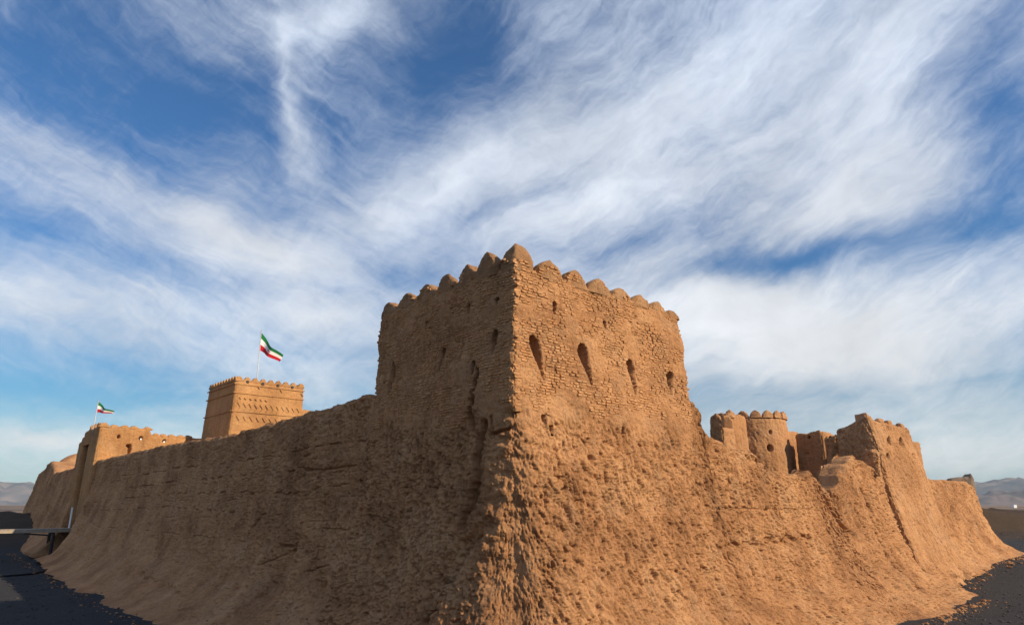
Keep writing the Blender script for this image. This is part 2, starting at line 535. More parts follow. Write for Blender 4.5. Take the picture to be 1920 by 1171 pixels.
def mud_solid(name, parent, material, poly, fracs, nrow, zb, zt, wf, disp, cap=True, corner_r=.35, rowpow=1.0, keep=None, round_=.12, bevel=None, flare=None, bevel_pt=None):
    """closed mud mass on a counter-clockwise footprint; every row is the footprint pushed out by wf(z, foot height)"""
    poly = [np.array(p, dtype=float) for p in poly]
    n = len(poly)
    dirs = []; lens = []
    for i in range(n):
        e = poly[(i + 1) % n] - poly[i]
        l = np.linalg.norm(e); lens.append(l); dirs.append(e / l)
    nor = [np.array([e[1], -e[0]]) for e in dirs]
    mit = []
    for i in range(n):
        a, b = nor[i - 1], nor[i]
        mit.append((a + b) / (1 + a @ b) if flare is None else a * flare[i - 1] + b * flare[i])
    ei = []; ff = []
    for i in range(n):
        fr = fracs[i] if fracs[i] is not None else np.linspace(0, 1, 5)
        for f in fr[:-1]:
            ei.append(i); ff.append(f)
    ei = np.array(ei); ff = np.array(ff)
    A = np.array([poly[i] for i in ei]); B = np.array([poly[(i + 1) % n] for i in ei])
    MA = np.array([mit[i] for i in ei]); MB = np.array([mit[(i + 1) % n] for i in ei])
    D = np.array([dirs[i] for i in ei]); N = np.array([nor[i] for i in ei])
    NA = np.array([nor[i - 1] for i in ei]); NB = np.array([nor[(i + 1) % n] for i in ei])
    base2 = A * (1 - ff)[:, None] + B * ff[:, None]
    ZB = zb(base2, ei); ZT = zt(base2, ei)
    t = np.linspace(0, 1, nrow)[:, None] ** rowpow
    Z = ZB[None] + (ZT - ZB)[None] * t
    Wd = wf(Z, np.broadcast_to(ZB[None], Z.shape))
    P = (A[None] + Wd[..., None] * MA[None]) * (1 - ff)[None, :, None] + (B[None] + Wd[..., None] * MB[None]) * ff[None, :, None]
    # blended normals near the corners
    LA = np.linalg.norm(P - (A[None] + Wd[..., None] * MA[None]), axis=-1)
    LB = np.linalg.norm(P - (B[None] + Wd[..., None] * MB[None]), axis=-1)
    rb = bevel(Z) if bevel is not None else np.zeros_like(Z)
    isA = np.array([bevel_pt is not None and np.allclose(p, bevel_pt) for p in A])[None] * 1.0
    isB = np.array([bevel_pt is not None and np.allclose(p, bevel_pt) for p in B])[None] * 1.0
    rA = rb * isA + .001; rB = rb * isB + .001
    wa_ = .5 * (1 - sstep(0, 1, LA / np.maximum(corner_r, rA))); wb_ = .5 * (1 - sstep(0, 1, LB / np.maximum(corner_r, rB)))
    NN = N[None] * (1 - wa_ - wb_)[..., None] + NA[None] * wa_[..., None] + NB[None] * wb_[..., None]
    nl = np.linalg.norm(NN, axis=-1, keepdims=True)
    NN = NN / np.maximum(nl, 1e-6)
    dd = disp(P, Z, np.broadcast_to(ei[None], Z.shape), ZT[None] - Z)
    dd = dd - .42 * (rA * np.clip(1 - LA / rA, 0, 1) ** 2 + rB * np.clip(1 - LB / rB, 0, 1) ** 2)
    dd = dd - round_ * (np.exp(-(LA / .16) ** 2) + np.exp(-(LB / .16) ** 2))
    # rounded shoulder at the top edge
    dd = dd - .10 * np.exp(-((ZT[None] - Z) / .10) ** 2)
    P = P + NN * dd[..., None]
    V = np.concatenate([P, Z[..., None]], axis=-1)
    nr, nc = Z.shape
    V = V.reshape(-1, 3)
    idx = np.arange(nr * nc).reshape(nr, nc)
    a = idx[:-1, :]; b = np.roll(idx, -1, axis=1)[:-1, :]; c = np.roll(idx, -1, axis=1)[1:, :]; e = idx[1:, :]
    F = np.stack([a, b, c, e], axis=-1).reshape(-1, 4)
    if keep is not None:
        cen = V[F].mean(axis=1)
        fe = np.broadcast_to(ei[None], (nr - 1, nc)).reshape(-1)
        F = F[keep(cen, fe)]
    if cap:
        # inner ring then centre strip: shrink toward the footprint axis
        top = V[idx[-1]]
        cen = np.mean([p for p in poly], axis=0)
        if n == 4:      # long walls: shrink to the centre line of the short edges
            s = int(np.argmin([lens[0] + lens[2], lens[1] + lens[3]]))
            # project each top point on the long axis
            ax = dirs[(s + 1) % 4]
            o = cen
            tt = (top[:, :2] - o) @ ax
            hl = lens[(s + 1) % 4] / 2 - min(lens[s], lens[(s + 1) % 4]) * .35
            tt = np.clip(tt, -max(hl, .01), max(hl, .01))
            mid2 = o + tt[:, None] * ax
        else:
            mid2 = np.repeat(cen[None], len(top), 0)
        rings = [V]
        prev = idx[-1]; tot_ = nr * nc
        for k in (.25, .6, 1.0):
            r2 = top[:, :2] * (1 - k) + mid2 * k
            rz = top[:, 2] * (1 - .5 * k) + (top[:, 2].min() * .0 + top[:, 2]) * .5 * k + .05 * pn(r2[:, 0] * 2.2, r2[:, 1] * 2.2, k) - .04 * k
            rings.append(np.column_stack([r2, rz]))
            cur = np.arange(tot_, tot_ + nc); tot_ += nc
            F = np.concatenate([F, np.stack([prev, np.roll(prev, -1), np.roll(cur, -1), cur], axis=-1)])
            prev = cur
        V = np.concatenate(rings)
    me = mesh_np(name, V, F)
    return link(name, me, material, parent)


# ---- relief of weathered mud -------------------------------------------------
def rl(P):
    return P[..., 0] * DR[0] + P[..., 1] * DR[1], P[..., 0] * DL[0] + P[..., 1] * DL[1]


def low_relief(P, Z, amp=1.0):
    a, b = rl(P)
    return amp * (.16 * fbm(a * .33, b * .33, Z * .33, 3) + .045 * fbm(a * 1.3 + 9, b * 1.3, Z * 1.3, 3))


def rough_relief(P, Z, k=1.0, pits=1.0):
    """clods, vertical runnels and slanting pits"""
    a, b = rl(P)
    r = .040 * fbm(a * 4.2, b * 4.2, Z * 3.4 + 5, 4, .6)
    wa = .10 * pn(a * 1.7, b * 1.7, Z * 1.7)
    lean = Z * .26 + wa
    q = pn((a + lean) * 4.3 + 31, (b - lean) * 4.3, Z * 1.6)
    q2 = pn((a + lean) * 7.6 + 3, (b - lean) * 7.6, Z * 2.7 + 17)
    q3 = pn((a + lean) * 12.5 + 53, (b - lean) * 12.5, Z * 8.0 + 7)
    patch = sstep(-.22, .22, fbm(a * .45 + 40, b * .45, Z * .7, 3))
    patch2 = sstep(-.2, .25, fbm(a * .8 + 10, b * .8, Z * 1.1, 2))
    r = r - pits * (.060 * sstep(.30, .46, q) * (.1 + .9 * patch) + .060 * sstep(.25, .38, q2) * (.4 + .6 * patch2)
                    + .050 * sstep(.24, .38, q3) * (.45 + .55 * (1 - patch2)))
    # short slanting rain cuts
    nl = pn((a + lean) * 6.8 + 71, (b - lean) * 6.8, Z * 1.5)
    nm = pn((a + lean) * 4.0 + 23, (b - lean) * 4.0, Z * 2.6 + 9)
    r = r - pits * .085 * sstep(.20, .05, np.abs(nl)) * sstep(.02, .24, nm)
    n2 = pn((a + lean) * 13.0 + 7, (b - lean) * 13.0, Z * 3.4)
    n3 = pn((a + lean) * 8.0 + 3, (b - lean) * 8.0, Z * 5.5 + 2)
    r = r - pits * .050 * sstep(.26, .08, np.abs(n2)) * sstep(.0, .22, n3) * (.5 + .5 * patch)
    # traces of the courses under the weathered skin
    zc = (Z + .012 * pn(a * 3, b * 3, Z * 2)) / .094
    cf = np.abs(zc - np.round(zc)) * 2
    r = r - .009 * sstep(.62, 1.0, cf) * sstep(-.25, .2, pn(a * 1.3 + 60, b * 1.3, Z * 2.2)) * pits
    r = r + pits * .022 * sstep(.15, .5, -q2) + .02 * pn(a * 15, b * 15, Z * 12) * pits
    return r * k


def lifts(P, Z, step=.86, depth=.055):
    """level joints between the day's lifts of rammed mud"""
    a, b = rl(P)
    zz = Z + .16 * pn(a * .35, b * .35, 2.0) + .05 * pn(a * 1.6, b * 1.6, 4.0) + .035 * pn(a * 5, b * 5, Z)
    f = np.abs((zz / step) - np.round(zz / step)) * step
    m = sstep(.0, .35, pn(a * .45 + 7, b * .45, np.round(zz / step) * 3.1)) * (.4 + .6 * sstep(-.2, .3, pn(a * 2.7, b * 2.7, 9.0)))
    return -depth * np.exp(-(f / .035) ** 2) * m - depth * .35 * sstep(0, 1, 1 - ((zz / step) % 1.0)) * m


class Crack:
    """a fissure along a line of wall points given as (u, z)"""
    def __init__(s, side, pix, width, depth, off=.8, rough=.10, dash=0):
        s.dash = dash; s.side = side; s.pts = np.array([uz(x, y, side, off) for x, y in pix]); s.w = width; s.d = depth; s.r = rough

    def __call__(s, P, Z):
        ax = DL if s.side == 'L' else DR
        a = (P - C0) @ ax
        aw = a + s.r * pn(a * 2.3 + 5, Z * 2.3, 1.3) + s.r * .6 * pn(a * 7, Z * 7, 4.3)
        zw = Z + s.r * .8 * pn(a * 2.3, Z * 2.3, 8.7)
        best = np.full(Z.shape, 9.0); wid = np.full(Z.shape, .1)
        m = len(s.pts)
        for i in range(m - 1):
            p, q = s.pts[i], s.pts[i + 1]
            v = q - p
            t = np.clip(((aw - p[0]) * v[0] + (zw - p[1]) * v[1]) / (v @ v), 0, 1)
            dist = np.hypot(aw - p[0] - t * v[0], zw - p[1] - t * v[1])
            ww = np.interp(i + t, np.arange(m), s.w) if hasattr(s.w, '__len__') else s.w
            k = dist / ww < best / wid
            best = np.where(k, dist, best); wid = np.where(k, ww, wid)
        if s.dash:
            return -s.d * np.exp(-(best / wid) ** 4) * sstep(-.12, .2, pn(a * s.dash, Z * .8, 6.1))
        return -s.d * np.exp(-(best / wid) ** 4)


class Slot:
    """tapering loophole: wide under its head, pointed at the sill"""
    def __init__(s, side, x0, y0, x1, y1, hw, off=.15, depth=.34):
        s.side = side; s.p = np.array(uz(x0, y0, side, off)); s.q = np.array(uz(x1, y1, side, off))
        h = uz(x0 + hw, y0, side, off)[0] - uz(x0 - hw, y0, side, off)[0]
        s.hw = abs(h) / 2; s.d = depth; s.off = off

    def field(s, a, z):
        v = s.q - s.p
        t = ((a - s.p[0]) * v[0] + (z - s.p[1]) * v[1]) / (v @ v)
        along = a - s.p[0] - np.clip(t, 0, 1) * v[0]
        prof = np.interp(t, [-.04, .0, .12, .35, .7, 1.0], [0, .55, 1, .95, .55, .12]) * s.hw
        inside = (t > -.04) & (t < 1.02)
        return np.where(inside, np.abs(along) / np.maximum(prof, .01), 9.0)

    def __call__(s, P, Z):
        ax = DL if s.side == 'L' else DR
        a = (P - C0) @ ax
        a = a + .025 * pn(a * 9, Z * 9, 2.2)
        f = s.field(a, Z)
        return -s.d * (1 - sstep(.7, 1.15, f))


def niche(parent, sl, material, depth=.75, name='loophole'):
    """the dark cavity behind a loophole"""
    ax, n = (DL, NL) if sl.side == 'L' else (DR, NR)
    V = []; F = []
    ring = []
    v = sl.q - sl.p
    for t, w in ((-.03, .5), (.12, 1.12), (.35, 1.1), (.7, .75), (.98, .3)):
        ring.append((sl.p + v * t, w * sl.hw + .01))
    outl = [(c[0] - w, c[1]) for c, w in ring] + [(c[0] + w, c[1]) for c, w in ring[::-1]]
    k = len(outl)
    for dep in (sl.off - .26, sl.off - .26 - depth):
        for a, z in outl:
            g = C0 + ax * a + n * dep
            V.append((g[0], g[1], z))
    for i in range(k):
        F.append((i, (i + 1) % k, k + (i + 1) % k, k + i))
    F.append(tuple(range(k, 2 * k)))
    o = link(name, mesh_py(name, V, F), material, parent)
    return o


def ring_solid(name, W_, H, Dp, seg=14, rows=9, p=2.2, seed=0, sharp=.75, amp=.03):
    """knob-shaped battlement: rounded-rectangle rings that close towards the top"""
    V = []; F = []
    for i in range(rows):
        t = i / (rows - 1)
        w = W_ * max(1 - t ** p, 0) ** .62 if i < rows - 1 else .02
        dd = Dp * max(1 - t ** (p * 1.3), 0) ** .55 if i < rows - 1 else .02
        for j in range(seg):
            a = 2 * math.pi * j / seg
            ca, sa = math.cos(a), math.sin(a)
            x = math.copysign(abs(ca) ** sharp, ca) * w / 2
            y = math.copysign(abs(sa) ** sharp, sa) * dd / 2
            V.append([x, y, t * H])
    V = np.array(V)
    nz = fbm(V[:, 0] * 3.1 + seed * 5.3, V[:, 1] * 3.1, V[:, 2] * 3.1, 3)
    nz2 = pn(V[:, 0] * 9 + seed * 2.3, V[:, 1] * 9, V[:, 2] * 9)
    r = np.hypot(V[:, 0], V[:, 1]) + 1e-3
    k = 1 + (amp * 2.2 * nz + amp * .8 * nz2) / np.maximum(r, .08)
    V[:, 0] *= k; V[:, 1] *= k
    V[:, 2] += amp * 1.2 * nz * (V[:, 2] > 0)
    for i in range(rows - 1):
        for j in range(seg):
            F.append((i * seg + j, i * seg + (j + 1) % seg, (i + 1) * seg + (j + 1) % seg, (i + 1) * seg + j))
    F.append(tuple(range((rows - 1) * seg, rows * seg)))
    return mesh_py(name, V, F, True)


def place(o, x, y, z, direction, parent=None, tilt=0):
    ang = math.atan2(direction[1], direction[0])
    m = Matrix.Translation((x, y, z)) @ Matrix.Rotation(ang, 4, 'Z') @ Matrix.Rotation(tilt, 4, 'Y')
    if parent is not None:
        o.parent = parent
        o.matrix_parent_inverse = Matrix.Translation(-Vector(parent.location))
        o.matrix_basis = m
    else:
        o.matrix_basis = m


# ------------------------------------------------------------------ terrain
def zfoot_L(u):
    return np.interp(u, [0, 20, 45, 60, 86, 120], [-3.4, -3.3, -2.75, -2.2, -1.0, -.6])


def zfoot_R(u):
    return np.interp(u, [0, 12, 23, 31, 36, 47, 80], [-3.4, -3.3, -2.95, -2.75, -2.05, -1.55, -1.3])


def terrain_z(x, y):
    r = np.hypot(x, y)
    fl = np.where(x < 0, np.interp(y, [0, 30, 62, 80, 110], [-3.4, -3.35, -2.9, -2.3, -1.8]),
                  np.interp(y, [0, 24, 32, 38, 43, 51, 90], [-3.4, -3.2, -2.95, -2.75, -2.1, -1.65, -1.75]))
    # near bank under the viewer
    edge = 7.0 + .8 * np.sin(x * .35)
    bank = 1 - sstep(edge - 2.5, edge + 5.5, y + .05 * np.abs(x))
    z = fl * (1 - bank) + (-.02) * bank
    # far bank of the ditch
    fb_l = sstep(66, 79, y) * sstep(-30, -44, x)
    fb_r = sstep(88.0, 93.0, y - .12 * (x - 60)) * sstep(30, 40, x)
    top_l = .25; top_r = .75
    z = z * (1 - fb_l) + top_l * fb_l
    z = z * (1 - fb_r) + top_r * fb_r
    far = sstep(105, 190, r)
    z = z * (1 - far) + (-2.2) * far
    nz = .10 * fbm(x * .25, y * .25, 0.5, 3) * (1 - .5 * far) + .03 * pn(x * 1.3, y * 1.3, 3) * (r < 200)
    crest = (fb_l + fb_r) * (1 - far)
    nz = nz + crest * .9 * fbm(x * .16 + 3, y * .16, 1.5, 4)
    hills = sstep(300, 1500, r) * 3.0 * fbm(x * .0021, y * .0021, 6, 3)
    return z + nz + hills


def graded(a, b, n, k):
    t = np.linspace(-1, 1, n)
    return np.sinh(t * k) / np.sinh(k) * b


gx = graded(0, 14000, 430, 7.4)
gy = graded(0, 14000, 330, 7.4)
gy = np.sort(np.concatenate([gy[gy < 24], np.arange(24, 110, .6), gy[gy > 110]]))
GX, GY = np.meshgrid(gx, gy)
GZ = terrain_z(GX, GY)
Vt = np.stack([GX, GY, GZ], -1).reshape(-1, 3)
ii = np.arange(Vt.shape[0]).reshape(GX.shape)
Ft = np.stack([ii[:-1, :-1], ii[:-1, 1:], ii[1:, 1:], ii[1:, :-1]], -1).reshape(-1, 4)


def ground_material():
    m, n, b = mat('gravel_and_dust')
    N = n.nodes; L = n.links.new
    geo = N.new('ShaderNodeNewGeometry')
    sep = N.new('ShaderNodeSeparateXYZ'); L(geo.outputs['Position'], sep.inputs[0])

    def ns(sc, det=6, rough=.6):
        t = N.new('ShaderNodeTexNoise'); t.inputs['Scale'].default_value = sc
        t.inputs['Detail'].default_value = det; t.inputs['Roughness'].default_value = rough
        L(geo.outputs['Position'], t.inputs['Vector']); return t.outputs['Fac']

    def ma(op, a, c=None, d=None, clamp=False):
        x = N.new('ShaderNodeMath'); x.operation = op; x.use_clamp = clamp
        for i, v in enumerate((a, c, d)):
            if v is None: continue
            if isinstance(v, (int, float)): x.inputs[i].default_value = v
            else: L(v, x.inputs[i])
        return x.outputs[0]

    def mixc(f, a, c):
        x = N.new('ShaderNodeMix'); x.data_type = 'RGBA'
        L(f, x.inputs[0])
        for s, v in ((6, a), (7, c)):
            if isinstance(v, tuple): x.inputs[s].default_value = (*v, 1)
            else: L(v, x.inputs[s])
        return x.outputs[2]
    r1 = N.new('ShaderNodeValToRGB')
    r1.color_ramp.elements[0].position = .3; r1.color_ramp.elements[0].color = (.027, .026, .029, 1)
    r1.color_ramp.elements[1].position = .75; r1.color_ramp.elements[1].color = (.064, .061, .063, 1)
    L(ns(11, 8, .8), r1.inputs[0])
    # distance from the viewer decides: dark gravel of the ditch road, then dust, then pale desert
    dist = ma('SQRT', ma('ADD', ma('MULTIPLY', sep.outputs[0], sep.outputs[0]), ma('MULTIPLY', sep.outputs[1], sep.outputs[1])))
    mud = mixc(ns(1.1), (.045, .030, .021), (.085, .058, .042))
    fmud = ma('MULTIPLY_ADD', ma('ADD', dist, ma('MULTIPLY', ns(.3), 14)), .18, -16.2, clamp=True)
    c = mixc(fmud, r1.outputs[0], mud)
    des = N.new('ShaderNodeValToRGB')
    e = des.color_ramp.elements
    e[0].position = .38; e[0].color = (.10, .080, .072, 1); e[1].position = .62; e[1].color = (.30, .19, .12, 1)
    L(ns(.0028, 4, .5), des.inputs[0])
    fd = ma('MULTIPLY_ADD', dist, .006, -1.1, clamp=True)
    c = mixc(fd, c, des.outputs[0])
    L(c, b.inputs['Base Color'])
    bp = N.new('ShaderNodeBump'); bp.inputs['Distance'].default_value = .05
    L(ma('ADD', ns(16, 6, .8), ma('MULTIPLY', ns(3, 5, .7), 1.0)), bp.inputs['Height'])
    L(bp.outputs[0], b.inputs['Normal'])
    return m


M_GROUND = ground_material()
ground = link('ground', mesh_np('ground', Vt, Ft), M_GROUND)
tag(ground, kind='structure')


# ------------------------------------------------------------------ mountains
def ridge(name, az0, az1, dist, prof, depth, seed, c1, c2):
    """a range of hills along part of the horizon, with real depth"""
    na, nd = 420, 60
    A = np.linspace(az0, az1, na)
    T = np.linspace(0, 1, nd)
    AA, TT = np.meshgrid(A, T)
    rr = dist + (TT - .25) * depth
    X = rr * np.sin(AA); Y = rr * np.cos(AA)
    h = prof(AA)
    shape = np.sin(np.clip(TT, 0, 1) * math.pi) ** 1.1
    rid = 1 - np.abs(fbm(X / 420 + seed, Y / 420, seed, 5, .55)) * 1.5
    Z = h * shape * (.35 + .75 * rid) - 12 * (1 - shape) - 4
    V = np.stack([X, Y, Z], -1).reshape(-1, 3)
    i = np.arange(V.shape[0]).reshape(X.shape)
    F = np.stack([i[:-1, :-1], i[:-1, 1:], i[1:, 1:], i[1:, :-1]], -1).reshape(-1, 4)
    m, n, b = mat(name + '_rock')
    t = n.nodes.new('ShaderNodeTexNoise'); t.inputs['Scale'].default_value = .004; t.inputs['Detail'].default_value = 8
    g = n.nodes.new('ShaderNodeNewGeometry'); n.links.new(g.outputs['Position'], t.inputs['Vector'])
    r = n.nodes.new('ShaderNodeValToRGB'); r.color_ramp.elements[0].position = .4; r.color_ramp.elements[1].position = .6
    r.color_ramp.elements[0].color = (*c1, 1); r.color_ramp.elements[1].color = (*c2, 1)
    n.links.new(t.outputs['Fac'], r.inputs[0]); n.links.new(r.outputs[0], b.inputs['Base Color'])
    o = link(name, mesh_np(name, V, F), m)
    return tag(o, kind='structure')


def prof_a(A):
    return 250 + 110 * np.sin(A * 9 + 1) + 60 * np.sin(A * 23) + 30 * np.sin(A * 61)


ridge('mountains', -1.25, 1.25, 8500, lambda A: np.interp(A, [-1.25, -.72, -.62, -.5, 0, .5, .60, .66, .80, 1.25],
      [260, 270, 225, 180, 150, 190, 250, 300, 430, 330]) + 18 * np.sin(A * 47) + 10 * np.sin(A * 113), 2600, 4.0, (.065, .065, .080), (.17, .135, .13))
ridge('foothills', .3, 1.3, 5200, lambda A: np.interp(A, [.3, .55, .66, .8, 1.3], [20, 60, 110, 105, 60]) + 8 * np.sin(A * 67), 1500, 8.0, (.06, .055, .065), (.17, .125, .115))

# ------------------------------------------------------------------ the corner tower
ZP = 9.03                       # parapet level of the corner tower
uL = abs(uz(712, 700, 'L')[0]); uR = abs(uz(1274, 640, 'R')[0])
polyT = [C0 + DL * uL, C0, C0 + DR * uR, C0 + DR * uR + DL * uL]   # counter-clockwise seen from above


def ccw(poly):
    a = 0
    for i in range(len(poly)):
        p, q = poly[i], poly[(i + 1) % len(poly)]
        a += p[0] * q[1] - q[0] * p[1]
    return poly if a > 0 else poly[::-1]


def w_tower(Z, ZB):
    h = Z - ZB
    return np.interp(h, [0, .35, 1, 2, 3.5, 5.2, 7.2, 9, 12.6], [4.3, 3.15, 2.3, 1.50, .98, .64, .38, .24, 0])


def w_curtain(Z, ZB):
    h = Z - ZB
    return np.interp(h, [0, .35, 1, 2, 3.5, 5.2, 7.2, 9, 12.6], [4.2, 3.05, 2.2, 1.42, .90, .56, .31, .2, 0]) - .05


slotsR = [Slot('R', 1003, 628, 1019, 712, 9), Slot('R', 1091, 645, 1104, 720, 8), Slot('R', 1180, 675, 1185, 742, 7), Slot('R', 1254, 697, 1258, 741, 6),
          Slot('R', 1046, 564, 1046, 588, 3.2), Slot('R', 1139, 600, 1140, 616, 3), Slot('R', 1020, 775, 1023, 797, 4, .3), Slot('R', 1034, 797, 1035, 817, 3.5, .3),
          Slot('R', 1165, 800, 1167, 822, 3, .35)]
slotsL = [Slot('L', 925, 618, 923, 664, 6), Slot('L', 825, 652, 822, 698, 4.5), Slot('L', 741, 680, 734, 742, 4.2), Slot('L', 925, 556, 925, 571, 2.8),
          Slot('L', 872, 568, 872, 586, 2.8), Slot('L', 794, 600, 793, 616, 2.6), Slot('L', 888, 676, 886, 702, 4)]
cracksT = [Crack('L', [(889, 690), (886, 730), (879, 770), (882, 800)], [.07, .10, .12, .15], .75, .3, .08),
           Crack('L', [(882, 795), (872, 850), (878, 900), (868, 950), (866, 985)], [.15, .15, .19, .17, .11], 1.15, .8, .10),
           Crack('L', [(866, 985), (835, 1030), (800, 1075), (792, 1120), (785, 1171), (775, 1230)], [.20, .30, .4, .35, .3, .3], .18, 1.6, .2),
           Crack('L', [(930, 800), (915, 806), (895, 812)], .05, .25, .8, .05),
           Crack('L', [(897, 780), (898, 815)], .06, .3, .8, .05),
           Crack('L', [(795, 1090), (790, 1140), (770, 1171)], .06, .3, 1.8, .1),
           Crack('L', [(720, 790), (712, 820), (716, 850)], .05, .15, .6, .08),
               Crack('R', [(1155, 890), (1158, 950), (1175, 1010)], .04, .12, 1.2, .08)]
bulgeL = np.array([uz(x, y, 'L', 1.0) for x, y in ((905, 830), (890, 900), (880, 1000), (850, 1100), (830, 1171))])


def disp_tower(P, Z, E, below):
    a, b = rl(P)
    aL = (P - C0) @ DL; aR = (P - C0) @ DR
    out = low_relief(P, Z)
    wz = w_tower(Z, Z * 0 - 3.65)
    cL = aL + wz; cR = aR + wz                 # distance from the corner as it stands at this height
    zbr = sstep(3.6, 4.6, Z + .5 * pn(a * .7, b * .7, 2))          # brick zone above, mud below
    reach = np.interp(Z, [-3.4, 0, 3, 4.3], [2.7, 2.1, 1.7, 1.3])
    vis = sstep(.9, .5, cL) + sstep(.9, .5, cR)
    brick = (-.026 + .034 * sstep(.05, .4, fbm(a * .9 + 3, b * .9, Z * 1.1, 4))) * np.clip(vis, 0, 1) + .016 * fbm(a * 8, b * 8, Z * 8, 3) - .02 * sstep(.3, .5, pn(a * 8 + 5, b * 8, Z * 7))
    lower = rough_relief(P, Z, 1.25, 1.15) + lifts(P, Z, .88, .05) * .7
    foot = sstep(-.4, -1.8, Z)
    lower = lower * (1 - .15 * foot)
    cmask = sstep(1.0, .55, cL / reach) * sstep(1.8, .2, cR + .5 * pn(a * 1.5, b * 1.5, Z * 1.5)) * sstep(4.4, 3.7, Z)
    out = out + brick * zbr + lower * (1 - zbr) * (1 - .75 * cmask)
    # eroded, clodded mass round the foot of the corner
    corner = cmask * sstep(4.35, 3.6, Z + .3 * pn(a * 2, b * 2, Z))
    xx = a + .25 * pn(a * 1.1, b * 1.1, Z * 1.1 + 4); yy = b + .25 * pn(a * 1.1 + 8, b * 1.1, Z * 1.1)
    c1 = pn(xx * 1.2 + 11, yy * 1.2, Z * 3.0 + 3); c2 = pn(xx * 2.8 + 5, yy * 2.8, Z * 5.6); c3 = pn(xx * 6.2, yy * 6.2 + 2, Z * 10.5)
    clod = .09 * c1 + .075 * c2 * (1 + c1) - .04 * np.abs(c2) - .035 * np.abs(c3) + .03 * c3 + .018 * pn(xx * 14, yy * 14, Z * 13)
    out = out + corner * (clod * np.interp(Z, [-3, 0, 4], [.55, .75, 1.0]) + .10 * sstep(4, 1, Z))
    out = out - .16 * np.exp(-((cL - .3) / .3) ** 2) * (cR < .6) * np.exp(-((Z - 4.2) / .14) ** 2)
    for s in slotsR + slotsL:
        ok = (aL < 1.2) if s.side == 'R' else (aR < 1.2)
        if s.side == 'R': ok = (np.abs(aL + w_tower(Z, Z * 0 - 3.4)) < .9)
        else: ok = (np.abs(aR + w_tower(Z, Z * 0 - 3.4)) < .9)
        out = out + s(P, Z) * ok
    for c in cracksT:
        on = sstep(1.2, .5, np.abs((aL if c.side == 'R' else aR) + w_tower(Z, Z * 0 - 3.4)))
        if c.side == 'L': on = on * (aL > -1.0)
        out = out + c(P, Z) * on
    return out


def keep_tower(cen, fe):
    k = np.ones(len(cen), bool)
    P = cen[:, :2]
    aL = (P - C0) @ DL; aR = (P - C0) @ DR
    for s in slotsR + slotsL:
        a = aR if s.side == 'R' else aL
        o = aL if s.side == 'R' else aR
        f = s.field(a, cen[:, 2])
        k &= ~((f < .62) & (np.abs(o) < 1.4))
    return k


tower = empty('corner_tower', (*C0, -3.4), 'tall battlemented mud-brick tower at the near corner of the fort', 'tower')
pT = ccw(polyT)
# fractions per edge: dense on the two faces we see
fT = []
for i in range(4):
    p, q = pT[i], pT[(i + 1) % 4]
    if np.allclose(p, C0 + DL * uL) and np.allclose(q, C0):
        fT.append(1 - seen_cols(uL, 0.0, 1.30, 'L') / uL)
    elif np.allclose(p, C0):
        fT.append(seen_cols(0.0, uR, 1.30, 'R') / uR)
    else:
        fT.append(np.linspace(0, 1, 70))


def zfoot_pt(P2):
    aL = (P2 - C0) @ DL; aR = (P2 - C0) @ DR
    return np.where(aR < aL, zfoot_L(np.maximum(aL, 0)), zfoot_R(np.maximum(aR, 0)))


EN = []
for i in range(4):
    e_ = (pT[(i + 1) % 4] - pT[i]) / np.linalg.norm(pT[(i + 1) % 4] - pT[i])
    EN.append(np.array([e_[1], -e_[0]]))
tw = mud_solid('wall', tower, M_MUD, pT, fT, 520, lambda P, e: zfoot_pt(P) - .25, lambda P, e: ZP - .02 + .04 * fbm(P[:, 0] * 1.1, P[:, 1] * 1.1, 2, 3),
               w_tower, disp_tower, keep=keep_tower, round_=.0, corner_r=.02,
               bevel=lambda Z: np.interp(Z, [-3.4, -1.5, .5, 2.5, 3.8, 4.5], [4.2, 3.5, 2.6, 1.6, .7, .22]), bevel_pt=C0, flare=[1.0 if (n_ @ NL > .9 or n_ @ NR > .9) else 0.0 for n_ in EN])
for s in slotsR + slotsL:
    niche(tower, s, M_OLD, .7)

# battlements: peaks read off the photograph's skyline, u along each face
peaksL = [(918, 474), (878, 496), (838, 514), (800, 532), (763, 549), (731, 566)]
peaksR = [(1030, 488), (1078, 506), (1122, 523), (1162, 540), (1198, 553), (1232, 566), (1260, 581)]


def merlon_mesh(w, h, d, seed, lean=0.0):
    """upright mud-brick battlement: flat faced below, rounded to a blunt point above; front is at y = 0"""
    rows, seg = 17, 28
    V = []; F = []
    for i in range(rows):
        t = i / (rows - 1)
        hw = w / 2 * (max(1 - t ** 2.1, 0) ** .72) if i < rows - 1 else .01
        dd = d * (1 - .55 * t ** 3) if i < rows - 1 else .02
        y0 = .16 * d * t ** 3
        for j in range(seg):
            a = 2 * math.pi * j / seg
            ca, sa = math.cos(a), math.sin(a)
            V.append([math.copysign(abs(ca) ** .55, ca) * hw + lean * t * h, y0 + dd / 2 + math.copysign(abs(sa) ** .5, sa) * dd / 2, t * h])
    V = np.array(V)
    n1 = fbm(V[:, 0] * 4 + seed * 5.3, V[:, 1] * 4, V[:, 2] * 4, 3); n2 = fbm(V[:, 0] * 4 + seed * 1.3, V[:, 1] * 4 + 9, V[:, 2] * 4, 3)
    n3 = pn(V[:, 0] * 13 + seed, V[:, 1] * 13, V[:, 2] * 13)
    V[:, 0] += .05 * n1 + .03 * n3; V[:, 1] += .05 * n2 + .03 * n3; V[:, 2] += .04 * n1 * (V[:, 2] > .1)
    for i in range(rows - 1):
        for j in range(seg):
            F.append((i * seg + j, i * seg + (j + 1) % seg, (i + 1) * seg + (j + 1) % seg, (i + 1) * seg + j))
    F.append(tuple(range((rows - 1) * seg, rows * seg)))
    return mesh_py('merlon', V, F, True)


